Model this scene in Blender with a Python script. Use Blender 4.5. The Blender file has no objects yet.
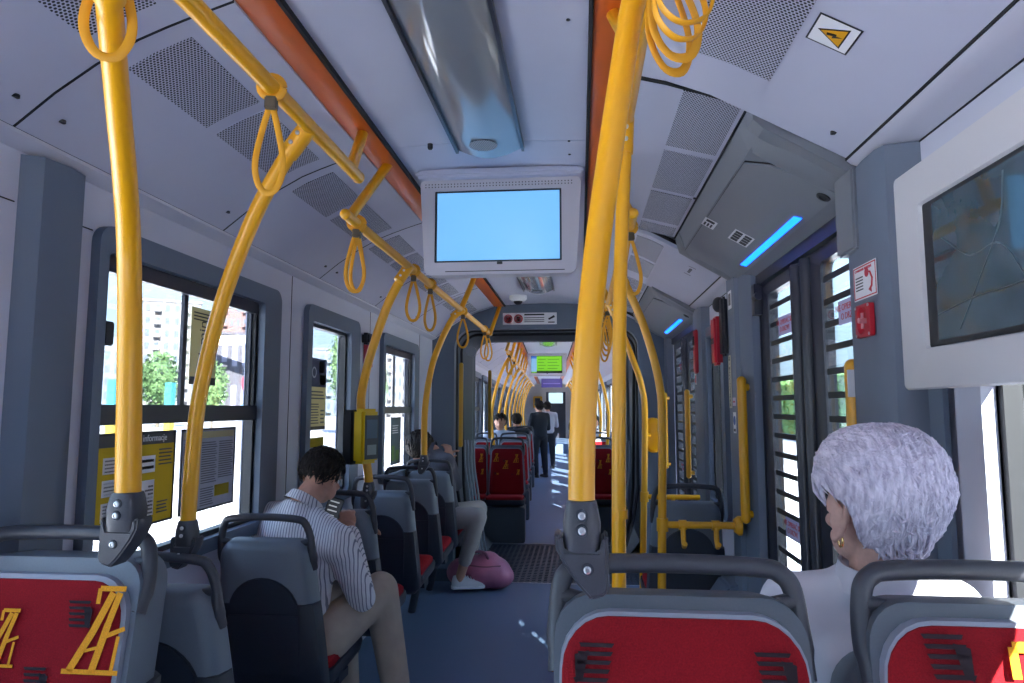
import bpy, bmesh, math, random
from mathutils import Vector, Matrix, Euler
random.seed(7)
PI = math.pi
sc = bpy.context.scene
COL = sc.collection
EYE = 1.45
# ------------------------------------------------------------------ camera
F_PX, VPX, VPY = 680.0, 580.0, 408.0
_d = Vector(((VPX-512)/F_PX, -(VPY-341.5)/F_PX, -1)).normalized()
_psi = math.asin(_d.x); _th = math.acos(-_d.z/math.cos(_psi))
R_ = Vector((math.cos(_psi), math.sin(_psi), 0))
F_ = Vector((-math.sin(_psi)*math.cos(_th), math.cos(_psi)*math.cos(_th), math.sin(_th)))
U_ = R_.cross(F_)
cam = bpy.data.objects.new('camera', bpy.data.cameras.new('camera')); COL.objects.link(cam)
cam.matrix_world = Matrix(((R_.x, U_.x, -F_.x, 0), (R_.y, U_.y, -F_.y, 0), (R_.z, U_.z, -F_.z, EYE), (0, 0, 0, 1)))
cam.data.sensor_width = 36; cam.data.lens = F_PX/1024*36; cam.data.clip_start = 0.05; cam.data.clip_end = 600
sc.camera = cam
# ------------------------------------------------------------------ world, sun, exposure
w = bpy.data.worlds.new('sky'); sc.world = w; w.use_nodes = True
nt = w.node_tree; bg = nt.nodes['Background']
tc = nt.nodes.new('ShaderNodeTexCoord'); sx = nt.nodes.new('ShaderNodeSeparateXYZ'); cr = nt.nodes.new('ShaderNodeValToRGB')
nt.links.new(tc.outputs['Generated'], sx.inputs[0]); nt.links.new(sx.outputs['Z'], cr.inputs[0]); nt.links.new(cr.outputs[0], bg.inputs[0])
cr.color_ramp.elements[0].color = (0.125, 0.165, 0.195, 1); cr.color_ramp.elements[0].position = 0.0
cr.color_ramp.elements[1].color = (0.30, 0.46, 1.0, 1); cr.color_ramp.elements[1].position = 0.75
_el = cr.color_ramp.elements.new(0.38); _el.color = (0.52, 0.72, 1.0, 1)
bg.inputs[1].default_value = 1.5
sl = bpy.data.lights.new('sun', 'SUN'); sl.energy = 16.0; sl.angle = 0.005; sl.color = (1.0, 0.97, 0.94)
so = bpy.data.objects.new('sun', sl); COL.objects.link(so)
so.rotation_euler = Vector((0.43, -0.90, 0.64)).to_track_quat('Z', 'Y').to_euler()
sc.view_settings.view_transform = 'Standard'; sc.view_settings.look = 'None'
sc.view_settings.exposure = 2.1; sc.view_settings.gamma = 1.0; sc.view_settings.use_curve_mapping = False
sc.cycles.max_bounces = 10; sc.cycles.diffuse_bounces = 6; sc.cycles.transparent_max_bounces = 24
sc.cycles.sample_clamp_indirect = 8.0; sc.cycles.caustics_reflective = False

# ------------------------------------------------------------------ photo measurements -> metres
def ray(x, y): return F_ + R_*((x-512)/F_PX) - U_*((y-341.5)/F_PX)
def atY(x, y, Y):
    v = ray(x, y); return Vector((0, 0, EYE)) + v*(Y/v.y)
def H(h): return EYE + h

# ------------------------------------------------------------------ materials
MATS = {}
def nodes(m):
    m.use_nodes = True; return m.node_tree, m.node_tree.nodes['Principled BSDF']
def mat(name, col, rough=0.5, metal=0.0, noise=0.0, nscale=60.0, bump=0.0, emit=None, estr=1.0, spec=0.5, coat=0.0):
    if name in MATS: return MATS[name]
    m = bpy.data.materials.new(name); t, b = nodes(m)
    b.inputs['Base Color'].default_value = (*col, 1); b.inputs['Roughness'].default_value = rough
    b.inputs['Metallic'].default_value = metal; b.inputs['Specular IOR Level'].default_value = spec
    if coat: b.inputs['Coat Weight'].default_value = coat; b.inputs['Coat Roughness'].default_value = 0.08
    if noise or bump:
        tcn = t.nodes.new('ShaderNodeTexCoord'); n = t.nodes.new('ShaderNodeTexNoise'); n.inputs['Scale'].default_value = nscale
        n.inputs['Detail'].default_value = 6
        t.links.new(tcn.outputs['Object'], n.inputs['Vector'])
        if noise:
            r = t.nodes.new('ShaderNodeValToRGB')
            r.color_ramp.elements[0].color = (*[max(0, c*(1-noise)) for c in col], 1); r.color_ramp.elements[0].position = 0.3
            r.color_ramp.elements[1].color = (*[min(1, c*(1+noise)) for c in col], 1); r.color_ramp.elements[1].position = 0.7
            t.links.new(n.outputs['Fac'], r.inputs[0]); t.links.new(r.outputs[0], b.inputs['Base Color'])
        if bump:
            bp = t.nodes.new('ShaderNodeBump'); bp.inputs['Strength'].default_value = bump; bp.inputs['Distance'].default_value = 0.002
            t.links.new(n.outputs['Fac'], bp.inputs['Height']); t.links.new(bp.outputs[0], b.inputs['Normal'])
    if emit: b.inputs['Emission Color'].default_value = (*emit, 1); b.inputs['Emission Strength'].default_value = estr*0.25
    MATS[name] = m; return m
def mnode(t, op, a, b=None, c=None):
    n = t.nodes.new('ShaderNodeMath'); n.operation = op
    for i, v in enumerate((a, b, c)):
        if v is None: continue
        if isinstance(v, (int, float)): n.inputs[i].default_value = v
        else: t.links.new(v, n.inputs[i])
    return n.outputs[0]
def dots_mat(name, col, dark, pu, pv, rad, ax=('X', 'Y'), stagger=True):
    """perforated sheet: staggered round holes in object coordinates"""
    m = bpy.data.materials.new(name); t, b = nodes(m); b.inputs['Roughness'].default_value = 0.6
    tcn = t.nodes.new('ShaderNodeTexCoord'); s = t.nodes.new('ShaderNodeSeparateXYZ'); t.links.new(tcn.outputs['Object'], s.inputs[0])
    u = mnode(t, 'DIVIDE', s.outputs[ax[0]], pu); v = mnode(t, 'DIVIDE', s.outputs[ax[1]], pv)
    fl = mnode(t, 'FLOOR', v)
    if stagger: u = mnode(t, 'ADD', u, mnode(t, 'MULTIPLY', mnode(t, 'MODULO', mnode(t, 'ABSOLUTE', fl), 2.0), 0.5))
    fu = mnode(t, 'MULTIPLY', mnode(t, 'SUBTRACT', mnode(t, 'FRACT', u), 0.5), pu); fv = mnode(t, 'MULTIPLY', mnode(t, 'SUBTRACT', mnode(t, 'FRACT', v), 0.5), pv)
    d = mnode(t, 'SQRT', mnode(t, 'ADD', mnode(t, 'MULTIPLY', fu, fu), mnode(t, 'MULTIPLY', fv, fv)))
    k = mnode(t, 'LESS_THAN', d, rad)
    mx = t.nodes.new('ShaderNodeMix'); mx.data_type = 'RGBA'; mx.inputs[6].default_value = (*col, 1); mx.inputs[7].default_value = (*dark, 1)
    t.links.new(k, mx.inputs[0]); t.links.new(mx.outputs[2], b.inputs['Base Color'])
    return m
def stripe_mat(name, col, line, period, width, axis='X', rough=0.85):
    m = bpy.data.materials.new(name); t, b = nodes(m); b.inputs['Roughness'].default_value = rough
    tcn = t.nodes.new('ShaderNodeTexCoord'); s = t.nodes.new('ShaderNodeSeparateXYZ'); t.links.new(tcn.outputs['Object'], s.inputs[0])
    n = t.nodes.new('ShaderNodeTexNoise'); n.inputs['Scale'].default_value = 7; t.links.new(tcn.outputs['Object'], n.inputs['Vector'])
    a = mnode(t, 'ADD', s.outputs[axis], mnode(t, 'MULTIPLY', n.outputs['Fac'], period*1.6))
    fr = mnode(t, 'FRACT', mnode(t, 'DIVIDE', a, period)); k = mnode(t, 'LESS_THAN', fr, width)
    mx = t.nodes.new('ShaderNodeMix'); mx.data_type = 'RGBA'; mx.inputs[6].default_value = (*col, 1); mx.inputs[7].default_value = (*line, 1)
    t.links.new(k, mx.inputs[0]); t.links.new(mx.outputs[2], b.inputs['Base Color'])
    n2 = t.nodes.new('ShaderNodeTexNoise'); n2.inputs['Scale'].default_value = 12; t.links.new(tcn.outputs['Object'], n2.inputs['Vector'])
    bp = t.nodes.new('ShaderNodeBump'); bp.inputs['Strength'].default_value = 0.9; bp.inputs['Distance'].default_value = 0.02
    t.links.new(n2.outputs['Fac'], bp.inputs['Height']); t.links.new(bp.outputs[0], b.inputs['Normal'])
    return m
def glass_mat(name, tint, refl=0.045):
    m = bpy.data.materials.new(name); m.use_nodes = True; t = m.node_tree; t.nodes.clear()
    o = t.nodes.new('ShaderNodeOutputMaterial'); mx = t.nodes.new('ShaderNodeMixShader'); tr = t.nodes.new('ShaderNodeBsdfTransparent'); g = t.nodes.new('ShaderNodeBsdfGlossy')
    tr.inputs[0].default_value = (*tint, 1); g.inputs['Roughness'].default_value = 0.02
    f = t.nodes.new('ShaderNodeFresnel'); f.inputs[0].default_value = 1.45
    t.links.new(mnode(t, 'MULTIPLY', f.outputs[0], refl*12), mx.inputs[0]); t.links.new(tr.outputs[0], mx.inputs[1]); t.links.new(g.outputs[0], mx.inputs[2]); t.links.new(mx.outputs[0], o.inputs[0])
    return m

CEIL = mat('ceiling plastic', (0.50, 0.51, 0.62), 0.5, noise=0.03, nscale=3)
WALL = mat('light wall plastic', (0.52, 0.54, 0.63), 0.5, noise=0.02, nscale=4)
COVE = mat('cove plastic', (0.54, 0.54, 0.62), 0.45)
GREY = mat('slate grey trim', (0.115, 0.15, 0.205), 0.5)
MIDG = mat('mid grey trim', (0.14, 0.17, 0.225), 0.5)
COVER = mat('door cover grey', (0.20, 0.215, 0.24), 0.45)
DARK = mat('black rubber', (0.012, 0.013, 0.016), 0.5)
NAVY = mat('dark door frame', (0.028, 0.030, 0.045), 0.35)
YEL = mat('yellow powder coat', (0.80, 0.37, 0.004), 0.33, coat=0.15)
YEL2 = mat('yellow strap', (0.72, 0.33, 0.01), 0.5)
ORG = mat('orange strip', (0.60, 0.115, 0.015), 0.35)
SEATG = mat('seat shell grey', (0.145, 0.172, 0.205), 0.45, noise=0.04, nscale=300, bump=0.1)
SEATL = mat('seat piping grey', (0.28, 0.29, 0.34), 0.45)
SEATD = mat('seat shell dark', (0.028, 0.035, 0.050), 0.5, noise=0.1, nscale=300, bump=0.1)
HAND = mat('seat handle dark grey', (0.048, 0.049, 0.060), 0.42, noise=0.05, nscale=300, bump=0.1)
RED = mat('red seat fabric', (0.27, 0.008, 0.013), 0.9, noise=0.18, nscale=420, bump=0.5, spec=0.2)
FYEL = mat('fabric yellow motif', (0.85, 0.33, 0.01), 0.9, noise=0.15, nscale=420)
FBLK = mat('fabric black motif', (0.02, 0.01, 0.014), 0.9)
STEEL = mat('steel bolt', (0.55, 0.55, 0.56), 0.3, 1.0)
WHITE = mat('white print', (0.80, 0.80, 0.82), 0.5)
BLACK = mat('black print', (0.015, 0.015, 0.018), 0.5)
PRED = mat('red plastic', (0.50, 0.012, 0.03), 0.4)
SRED = mat('red print', (0.55, 0.03, 0.05), 0.5)
FLOOR = mat('floor vinyl', (0.11, 0.165, 0.26), 0.55, noise=0.22, nscale=220)
PLATE = mat('gangway floor plate', (0.032, 0.045, 0.07), 0.5)
GLASS = glass_mat('clear glass', (0.94, 0.97, 0.97))
DGLASS = glass_mat('door glass', (0.90, 0.95, 0.95))
GASKET = mat('bellows rubber', (0.10, 0.115, 0.14), 0.5)
LINEB = mat('panel gap', (0.01, 0.01, 0.012), 0.8)
SKIN = mat('skin', (0.52, 0.27, 0.19), 0.55, noise=0.08, nscale=40, bump=0.2)

# ------------------------------------------------------------------ mesh builder
class MB:
    def __init__(s): s.v = []; s.f = []; s.m = []
    def add(s, vs, fs, mi=0):
        o = len(s.v); s.v += [Vector(p) for p in vs]; s.f += [tuple(i+o for i in f) for f in fs]; s.m += [mi]*len(fs); return s
    def box(s, a, b, mi=0):
        x0, y0, z0 = [min(p, q) for p, q in zip(a, b)]; x1, y1, z1 = [max(p, q) for p, q in zip(a, b)]
        return s.add([(x0,y0,z0),(x1,y0,z0),(x1,y1,z0),(x0,y1,z0),(x0,y0,z1),(x1,y0,z1),(x1,y1,z1),(x0,y1,z1)],
                     [(0,3,2,1),(4,5,6,7),(0,1,5,4),(1,2,6,5),(2,3,7,6),(3,0,4,7)], mi)
    def loft(s, rings, mi=0, caps=True, closed=True):
        n = len(rings[0]); vs = [p for r in rings for p in r]; fs = []
        for i in range(len(rings)-1):
            for j in range(n if closed else n-1):
                k = (j+1) % n; fs.append((i*n+j, i*n+k, (i+1)*n+k, (i+1)*n+j))
        if caps and closed: fs.append(tuple(reversed(range(n)))); fs.append(tuple(range((len(rings)-1)*n, len(rings)*n)))
        return s.add(vs, fs, mi)
    def tube(s, pts, r, seg=12, mi=0, flat=1.0):
        pts = [Vector(p) for p in pts]; rs = r if isinstance(r, (list, tuple)) else [r]*len(pts)
        rings = []; up = None
        for i, p in enumerate(pts):
            t = (pts[min(i+1, len(pts)-1)] - pts[max(i-1, 0)]).normalized()
            if up is None: up = Vector((0, 0, 1)) if abs(t.z) < 0.9 else Vector((0, 1, 0))
            a = (up - t*up.dot(t)).normalized(); b = t.cross(a); up = a
            rings.append([p + a*math.cos(2*PI*k/seg)*rs[i] + b*math.sin(2*PI*k/seg)*rs[i]*flat for k in range(seg)])
        return s.loft(rings, mi)
    def lathe(s, c, prof, axis='Z', seg=20, mi=0):
        c = Vector(c); rings = []
        for r, h in prof:
            ring = []
            for k in range(seg):
                a = 2*PI*k/seg; x, y = r*math.cos(a), r*math.sin(a)
                ring.append(c + Vector({'Z': (x, y, h), 'X': (h, x, y), 'Y': (x, h, y)}[axis]))
            rings.append(ring)
        return s.loft(rings, mi)
    def prism(s, pts, off, mi=0):
        """polygon of 3-D points extruded by the vector off"""
        off = Vector(off); n = len(pts); vs = [Vector(p) for p in pts] + [Vector(p)+off for p in pts]
        return s.add(vs, [tuple(range(n)), tuple(range(2*n-1, n-1, -1))] + [(i, i+n, (i+1) % n+n, (i+1) % n) for i in range(n)], mi)
    def sphere(s, c, r, mi=0, seg=16, rg=10):
        c = Vector(c); r = Vector(r) if not isinstance(r, (int, float)) else Vector((r, r, r))
        rings = [[c+Vector((r.x*math.sin(PI*(i+.001)/(rg+.002))*math.cos(2*PI*k/seg), r.y*math.sin(PI*(i+.001)/(rg+.002))*math.sin(2*PI*k/seg), -r.z*math.cos(PI*(i+.001)/(rg+.002)))) for k in range(seg)] for i in range(rg+1)]
        return s.loft(rings, mi)
    def build(s, name, mats, parent=None, smooth=40, M=None, bevel=0.0, bseg=2):
        me = bpy.data.meshes.new(name)
        vs = [M @ p for p in s.v] if M else s.v
        me.from_pydata([tuple(p) for p in vs], [], s.f)
        if not isinstance(mats, (list, tuple)): mats = [mats]
        for m in mats: me.materials.append(m)
        me.polygons.foreach_set('material_index', s.m)
        bm = bmesh.new(); bm.from_mesh(me); bmesh.ops.recalc_face_normals(bm, faces=bm.faces)
        if bevel: bmesh.ops.bevel(bm, geom=[e for e in bm.edges if len(e.link_faces) == 2 and e.calc_face_angle(0) > 0.5], offset=bevel, segments=bseg, affect='EDGES', clamp_overlap=True)
        bm.to_mesh(me); bm.free()
        if smooth:
            me.polygons.foreach_set('use_smooth', [True]*len(me.polygons))
            me.set_sharp_from_angle(angle=math.radians(smooth))
        o = bpy.data.objects.new(name, me); COL.objects.link(o)
        if parent: o.parent = parent
        return o
def spline(pts, n=8):
    pts = [Vector(p) for p in pts]; P = [pts[0]*2-pts[1]] + pts + [pts[-1]*2-pts[-2]]; out = []
    for i in range(1, len(P)-2):
        for k in range(n):
            t = k/n; a, b, c, d = P[i-1], P[i], P[i+1], P[i+2]
            out.append(0.5*((2*b) + (c-a)*t + (2*a-5*b+4*c-d)*t*t + (3*b-a-3*c+d)*t*t*t))
    out.append(pts[-1]); return out
def tag(o, label=None, cat=None, group=None, kind=None):
    if label: o['label'] = label
    if cat: o['category'] = cat
    if group: o['group'] = group
    if kind: o['kind'] = kind
    return o
def empty(name, loc=(0, 0, 0), rz=0.0, label=None, cat=None, group=None, kind=None):
    o = bpy.data.objects.new(name, None); COL.objects.link(o); o.location = loc; o.rotation_euler.z = rz; o.empty_display_size = 0.1
    return tag(o, label, cat, group, kind)
def struct(name, mb, m, label=None, **k):
    o = mb.build(name, m, **k); return tag(o, label, kind='structure')
def copy_tree(o, parent=None):
    c = o.copy(); COL.objects.link(c); c.parent = parent
    for ch in [x for x in bpy.data.objects if x.parent == o]:
        copy_tree(ch, c)
    return c
def text(s, size, M, m, parent, name='lettering', ext=0.0004, align='CENTER'):
    cu = bpy.data.curves.new(name, 'FONT'); cu.body = s; cu.size = size; cu.extrude = ext; cu.align_x = align; cu.align_y = 'CENTER'; cu.resolution_u = 3
    t = bpy.data.objects.new(name+'_c', cu); COL.objects.link(t); bpy.context.view_layer.update()
    me = bpy.data.meshes.new_from_object(t.evaluated_get(bpy.context.evaluated_depsgraph_get())); bpy.data.objects.remove(t); bpy.data.curves.remove(cu)
    me.transform(M); me.materials.clear(); me.materials.append(m)
    o = bpy.data.objects.new(name, me); COL.objects.link(o); o.parent = parent; return o
def frame(origin, u, v):
    """local X along u, local Y along v, local Z out of the surface"""
    u = Vector(u).normalized(); v = Vector(v); v = (v - u*v.dot(u)).normalized(); n = u.cross(v); o = Vector(origin)
    return Matrix(((u.x, v.x, n.x, o.x), (u.y, v.y, n.y, o.y), (u.z, v.z, n.z, o.z), (0, 0, 0, 1)))
def rrect(x0, x1, z0, z1, r, n=5):
    out = []
    for cx, cz, a0 in ((x1-r, z0+r, -90), (x1-r, z1-r, 0), (x0+r, z1-r, 90), (x0+r, z0+r, 180)):
        for k in range(n+1):
            a = math.radians(a0+90*k/n); out.append((cx+r*math.cos(a), cz+r*math.sin(a)))
    return out

# ================================================================== TRAM SHELL, near section
XL, XR = -1.37, 0.82
Y0, Y1 = -2.4, 6.25
TRAM = Matrix.Identity(4)
def prof_left(x):          # ceiling height above eye on the left vault
    pr = [(-1.40, 0.60), (-1.32, 0.660), (-1.22, 0.738), (-1.12, 0.803), (-1.02, 0.857), (-0.95, 0.884), (-0.878, 0.909), (-0.79, 0.937)]
    for (a, ha), (b, hb) in zip(pr, pr[1:]):
        if x <= b+1e-6: return ha+(hb-ha)*(x-a)/(b-a)
    return 0.937
def prof_right(x):
    return 0.95-(x-0.14)*0.25 - max(0, x-0.30)*0.16
def slab(mb, prof, y0, y1, mi=0):
    """ceiling strip through the profile points (x,h), a solid 2 cm thick, from y0 to y1"""
    n = len(prof)
    ring0 = [(x, y0, H(h)) for x, h in prof] + [(x, y0, H(h)+0.02) for x, h in reversed(prof)]
    ring1 = [(x, y1, z) for x, _, z in ring0]
    mb.loft([ring0, ring1], mi)
def build_section(ya, yb, doors, pitch0, M, near):
    """ceiling, coves, strips of one car section"""
    def B(name, mb, m, lab=None, **k):
        k.setdefault('smooth', 30)
        return struct(name, mb, m, lab, M=M, **k)
    lx = [-1.32, -1.22, -1.12, -1.07, -1.02, -0.985, -0.95, -0.915, -0.878, -0.79]
    seams = []
    y = pitch0
    while y > ya: y -= 0.95
    while y < yb:
        if y > ya+0.05: seams.append(y)
        y += 0.95
    edges = [ya]+seams+[yb]
    c = MB(); g = MB()
    for a, b in zip(edges, edges[1:]):
        slab(c, [(x, prof_left(x)) for x in lx], a+0.0035, b-0.0035)
    slab(g, [(x, prof_left(x)+0.015) for x in lx], ya, yb)
    for q in seams:
        e_ = MB(); slab(e_, [(x, prof_left(x)-0.0010) for x in lx], q-0.0035, q+0.0035); B('ceiling_joint', e_, LINEB)
    for xx, dh in ((-1.321, -0.003),):
        e_ = MB(); e_.box((xx-0.001, ya, H(0.6600)), (xx+0.0012, yb, H(0.6625))); B('ceiling_joint', e_, LINEB)
    B('ceiling_left_vault', c, CEIL); B('ceiling_backing_left', g, LINEB)
    c = MB(); 
    for a, b in zip(edges, edges[1:]):
        slab(c, [(-0.685, 0.952), (-0.5, 0.962), (-0.325, 0.965), (-0.15, 0.962), (0.035, 0.952)], a+0.0015, b-0.0015)
    B('ceiling_centre', c, CEIL); g = MB(); slab(g, [(-0.70, 0.975), (0.05, 0.975)], ya, yb); B('ceiling_backing_centre', g, LINEB)
    for x0, x1, nm in ((-0.79, -0.69, 'trim_1'), (0.042, 0.14, 'trim_2')):
        s = MB(); slab(s, [(x0, 0.944), (x0+0.02, 0.938), (x1-0.02, 0.938), (x1, 0.944)], ya, yb); B(nm, s, ORG)
        s = MB(); s.box((x1 if x0 < -.5 else x0-0.012, ya, H(0.935)), ((x1 if x0 < -.5 else x0-0.012)+0.010, yb, H(0.957))); B(nm, s, LINEB)
    return B, seams, lx
B, seams, lx = build_section(Y0, Y1, None, 1.42, TRAM, True)
DOORS = [(1.875, 3.45), (4.60, 6.22)]
# right vault: a wide panel where there is no door, a narrow one above the door covers
def right_vault(B, ya, yb, doors, splits):
    c = MB(); g = MB(); cv = MB()
    cuts = sorted(set([ya, yb]+[e for d in doors for e in d]+[s for s in splits if ya < s < yb]))
    for a, b in zip(cuts, cuts[1:]):
        m = (a+b)/2; indoor = any(d0 < m < d1 for d0, d1 in doors)
        x1 = 0.485 if indoor else 0.725
        if indoor: pr = [(0.14, 0.947), (0.25, 0.925), (0.37, 0.893), (0.485, 0.862)]
        else: pr = [(0.14, 0.947), (0.25, 0.918), (0.37, 0.872), (0.48, 0.812), (0.60, 0.745), (0.725, 0.676)]
        slab(c, pr, a+(0.012 if indoor else 0.004), b-0.004)
        slab(g, [(x, h+0.02) for x, h in pr], a, b)
        if indoor: q = MB(); q.box((0.4845, a, H(0.852)), (0.4875, b, H(0.866))); B('ceiling_joint', q, LINEB)
        else: q = MB(); q.box((0.7250, a, H(0.669)), (0.7280, b, H(0.69))); B('ceiling_joint', q, LINEB); q = MB(); q.box((0.8180, a, H(0.6365)), (0.8198, b, H(0.645))); B('ceiling_joint', q, LINEB)
        if not indoor:
            slab(cv, [(0.7285, 0.668), (0.74, 0.658), (0.765, 0.650), (0.79, 0.646), (0.822, 0.640)], a, b)
    B('ceiling_right_vault', c, CEIL); B('ceiling_backing_right', g, LINEB); B('trim_cove_right', cv, COVE)
right_vault(B, Y0, Y1, DOORS, [0.85, -0.1, -1.05])
q = MB(); slab(q, [(0.14, 0.9445), (0.25, 0.9165), (0.37, 0.876), (0.484, 0.835)], 1.878, 1.892); B('ceiling_joint', q, LINEB)
cv = MB(); slab(cv, [(-1.372, 0.630), (-1.345, 0.640), (-1.325, 0.652), (-1.318, 0.672)], Y0, Y1); B('trim_cove_left', cv, COVE)
# roof skin so that no light leaks in
rf = MB(); slab(rf, [(-1.45, 0.60), (-1.42, 0.72), (-1.0, 1.03), (0.45, 1.03), (0.88, 0.74), (0.90, 0.60)], Y0, Y1); B('ceiling_outer_roof', rf, MIDG)

# ventilation grilles
DOTV = dots_mat('perforated panel', (0.50, 0.51, 0.62), (0.015, 0.015, 0.018), 0.0085, 0.0078, 0.0030)
def grille(x0, x1, y0, y1, pf, label, M=TRAM, group=None):
    mb = MB(); n = 4; xs = [x0+(x1-x0)*i/n for i in range(n+1)]; ring = lambda y: [(x, y, H(pf(x))-0.0025) for x in xs]+[(x, y, H(pf(x))+0.004) for x in reversed(xs)]
    mb.loft([ring(y0), ring(y1)])
    o = mb.build('ventilation_grille', DOTV, smooth=0, M=M); return tag(o, label, 'grille', group)
ordn = ['first', 'second', 'third', 'fourth', 'fifth', 'sixth', 'seventh', 'eighth', 'ninth', 'tenth', 'eleventh', 'twelfth']
def pfi(pr):
    def f(x):
        for (a, ha), (b, hb) in zip(pr, pr[1:]):
            if a <= x <= b: return ha+(hb-ha)*(x-a)/(b-a)
        return pr[-1][1]
    return f
PIN = pfi([(0.14, 0.947), (0.25, 0.925), (0.37, 0.893), (0.485, 0.862)])
POUT = pfi([(0.14, 0.947), (0.25, 0.918), (0.37, 0.872), (0.48, 0.812), (0.60, 0.745), (0.725, 0.676)])
k = 0
for s in [0.47, 1.42, 2.37, 3.32, 4.27, 5.22]:
    for a, b in ((0.06, 0.41), (0.46, 0.87)):
        if s == 0.47 and a < 0.1: continue
        grille(-1.085, -0.925, s+a, s+b, prof_left, f'perforated vent grille above the left windows, {ordn[k]} counting away from the camera'); k += 1
k = 0
for y in (1.31, 1.915, 2.37, 2.82, 3.285):
    if y < 1.5: grille(0.292, 0.478, 1.20, 1.68, POUT, 'large perforated vent grille beside the yellow electric warning sign')
    else:
        grille(0.305, 0.472, y, min(y+0.41, 3.44) if y > 3.2 else y+0.41, PIN, f'perforated vent grille beside the first door cover, {ordn[k]} counting away from the camera'); k += 1
for i, y in enumerate((3.52, 3.98)): grille(0.305, 0.44, y, y+0.40, POUT, f'perforated vent grille past the first door cover, {("nearer","farther")[i]} of two')
for i, y in enumerate((4.65, 5.10, 5.55)): grille(0.305, 0.472, y, y+0.40, PIN, f'small far vent grille above the second door, {ordn[i]} of three')
# small panel locks (black dots)
dk = MB()
for x, y, pf in [(-1.265, 1.36, prof_left), (-1.265, 1.50, prof_left), (-1.262, 2.29, prof_left), (-1.262, 2.45, prof_left), (-1.262, 3.24, prof_left), (-1.262, 3.40, prof_left), (-1.262, 4.19, prof_left), (-1.262, 4.35, prof_left), (-1.262, 5.14, prof_left),
                 (0.662, 1.777, POUT), (0.44, 1.885, PIN), (0.482, 2.80, PIN)]:
    dk = MB(); z = H(pf(x)); dk.lathe((x, y, z), [(0.0085, -0.003), (0.0085, 0.004)], seg=14)
    o = dk.build('panel_lock', BLACK, smooth=30); tag(o, 'small round black panel lock set in the pale ceiling vault', 'lock', 'ceiling panel locks')
for x, y, lab in [(-0.535, 2.36, 'black ceiling sensor to the left of the long ceiling light'), (-0.02, 1.60, 'tiny black ceiling screw right of the long light, nearer one'), (-0.03, 2.37, 'tiny black ceiling screw right of the long light, middle one'), (-0.03, 2.50, 'tiny black ceiling screw right of the long light, beside the monitor')]:
    r = 0.010 if 'sensor' in lab else 0.005
    dk = MB(); dk.lathe((x, y, H(0.955)), [(r*0.7, -0.016 if r > .008 else -0.003), (r, -0.010 if r > .008 else -0.002), (r, 0.004)], seg=14)
    tag(dk.build('ceiling_sensor' if r > .008 else 'ceiling_screw', BLACK), lab, 'sensor' if r > .008 else 'screw')

# ------------------------------------------------------------------ side walls with window openings
def wall_with_holes(name, x, thick, ya, yb, holes, M=TRAM, m=WALL, z0=-0.02, z1=H(0.655)):
    """holes: (y0,y1,z0,z1)"""
    mb = MB(); ys = sorted(set([ya, yb]+[h[0] for h in holes]+[h[1] for h in holes]))
    for a, b in zip(ys, ys[1:]):
        c = (a+b)/2; hs = sorted([(h[2], h[3]) for h in holes if h[0] < c < h[1]]); z = z0
        for q0, q1 in hs:
            if q0 > z: mb.box((x, a, z), (x+thick, b, q0))
            z = q1
        if z < z1: mb.box((x, a, z), (x+thick, b, z1))
    return struct(name, mb, m, M=M, smooth=0)
def win(name, X, side, y0, y1, z0, z1, gy0, gy1, gz0, gz1, hopper=None, mull=None, M=TRAM, trim=GREY, zbot=None, glassm=GLASS, lining=True):
    """side -1: left wall. outer trim panel y0..y1,z0..z1 around the glass opening gy,gz; a thing of kind structure with parts"""
    e = empty(name, (0, 0, 0)); e['kind'] = 'structure'
    s = side
    def q(mb, nm, mm, **k): return mb.build(nm, mm, parent=e, M=M, **k)
    # trim ring: rounded outer, rectangular inner
    mb = MB(); xi = X - s*0.028
    out = rrect(y0, y1, z0, z1, 0.055, 6); inn = rrect(gy0, gy1, gz0, gz1, 0.02, 6)
    r = [[(xi, a, b) for a, b in inn], [(xi, a, b) for a, b in out], [(X+s*0.0, a, b) for a, b in out]]
    r.insert(0, [(X+s*0.055, a, b) for a, b in inn])
    mb.loft(r, caps=False); q(mb, 'window_frame', trim, smooth=30)
    mb = MB(); g2 = rrect(gy0-.002, gy1+.002, gz0-.002, gz1+.002, 0.02, 6); g3 = rrect(gy0+0.018, gy1-0.018, gz0+0.018, gz1-0.018, 0.015, 6)
    mb.loft([[(X+s*0.004, a, b) for a, b in g2], [(X+s*0.004, a, b) for a, b in g3], [(X+s*0.04, a, b) for a, b in g3]], caps=False)
    q(mb, 'gasket', DARK, smooth=30)
    if hopper:
        mb = MB(); h0, h1 = hopper; mb.box((X-s*0.004, gy0, h0), (X+s*0.03, gy1, h1)); mb.box((X+s*0.002, gy0, h1), (X+s*0.03, gy0+0.03, gz1)); mb.box((X+s*0.02, gy1-0.03, h1), (X+s*0.032, gy1, gz1)); mb.box((X+s*0.002, gy0, gz1-0.05), (X+s*0.03, gy1, gz1))
        if mull: mb.box((X+s*0.02, mull-0.012, h1), (X+s*0.032, mull+0.012, gz1))
        mb.build('hopper_frame', NAVY, parent=e, M=M, smooth=0)
        mb = MB(); mb.box((X-s*0.02, gy0+0.01, h1+0.17), (X+s*0.004, gy0+0.05, h1+0.24)); mb.build('latch', BLACK, parent=e, M=M, bevel=0.004)
    mb = MB(); mb.box((X+s*0.034, gy0, gz0), (X+s*0.038, gy1, gz1)); q(mb, 'pane', glassm, smooth=0)
    return e
Z_ = H
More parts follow.
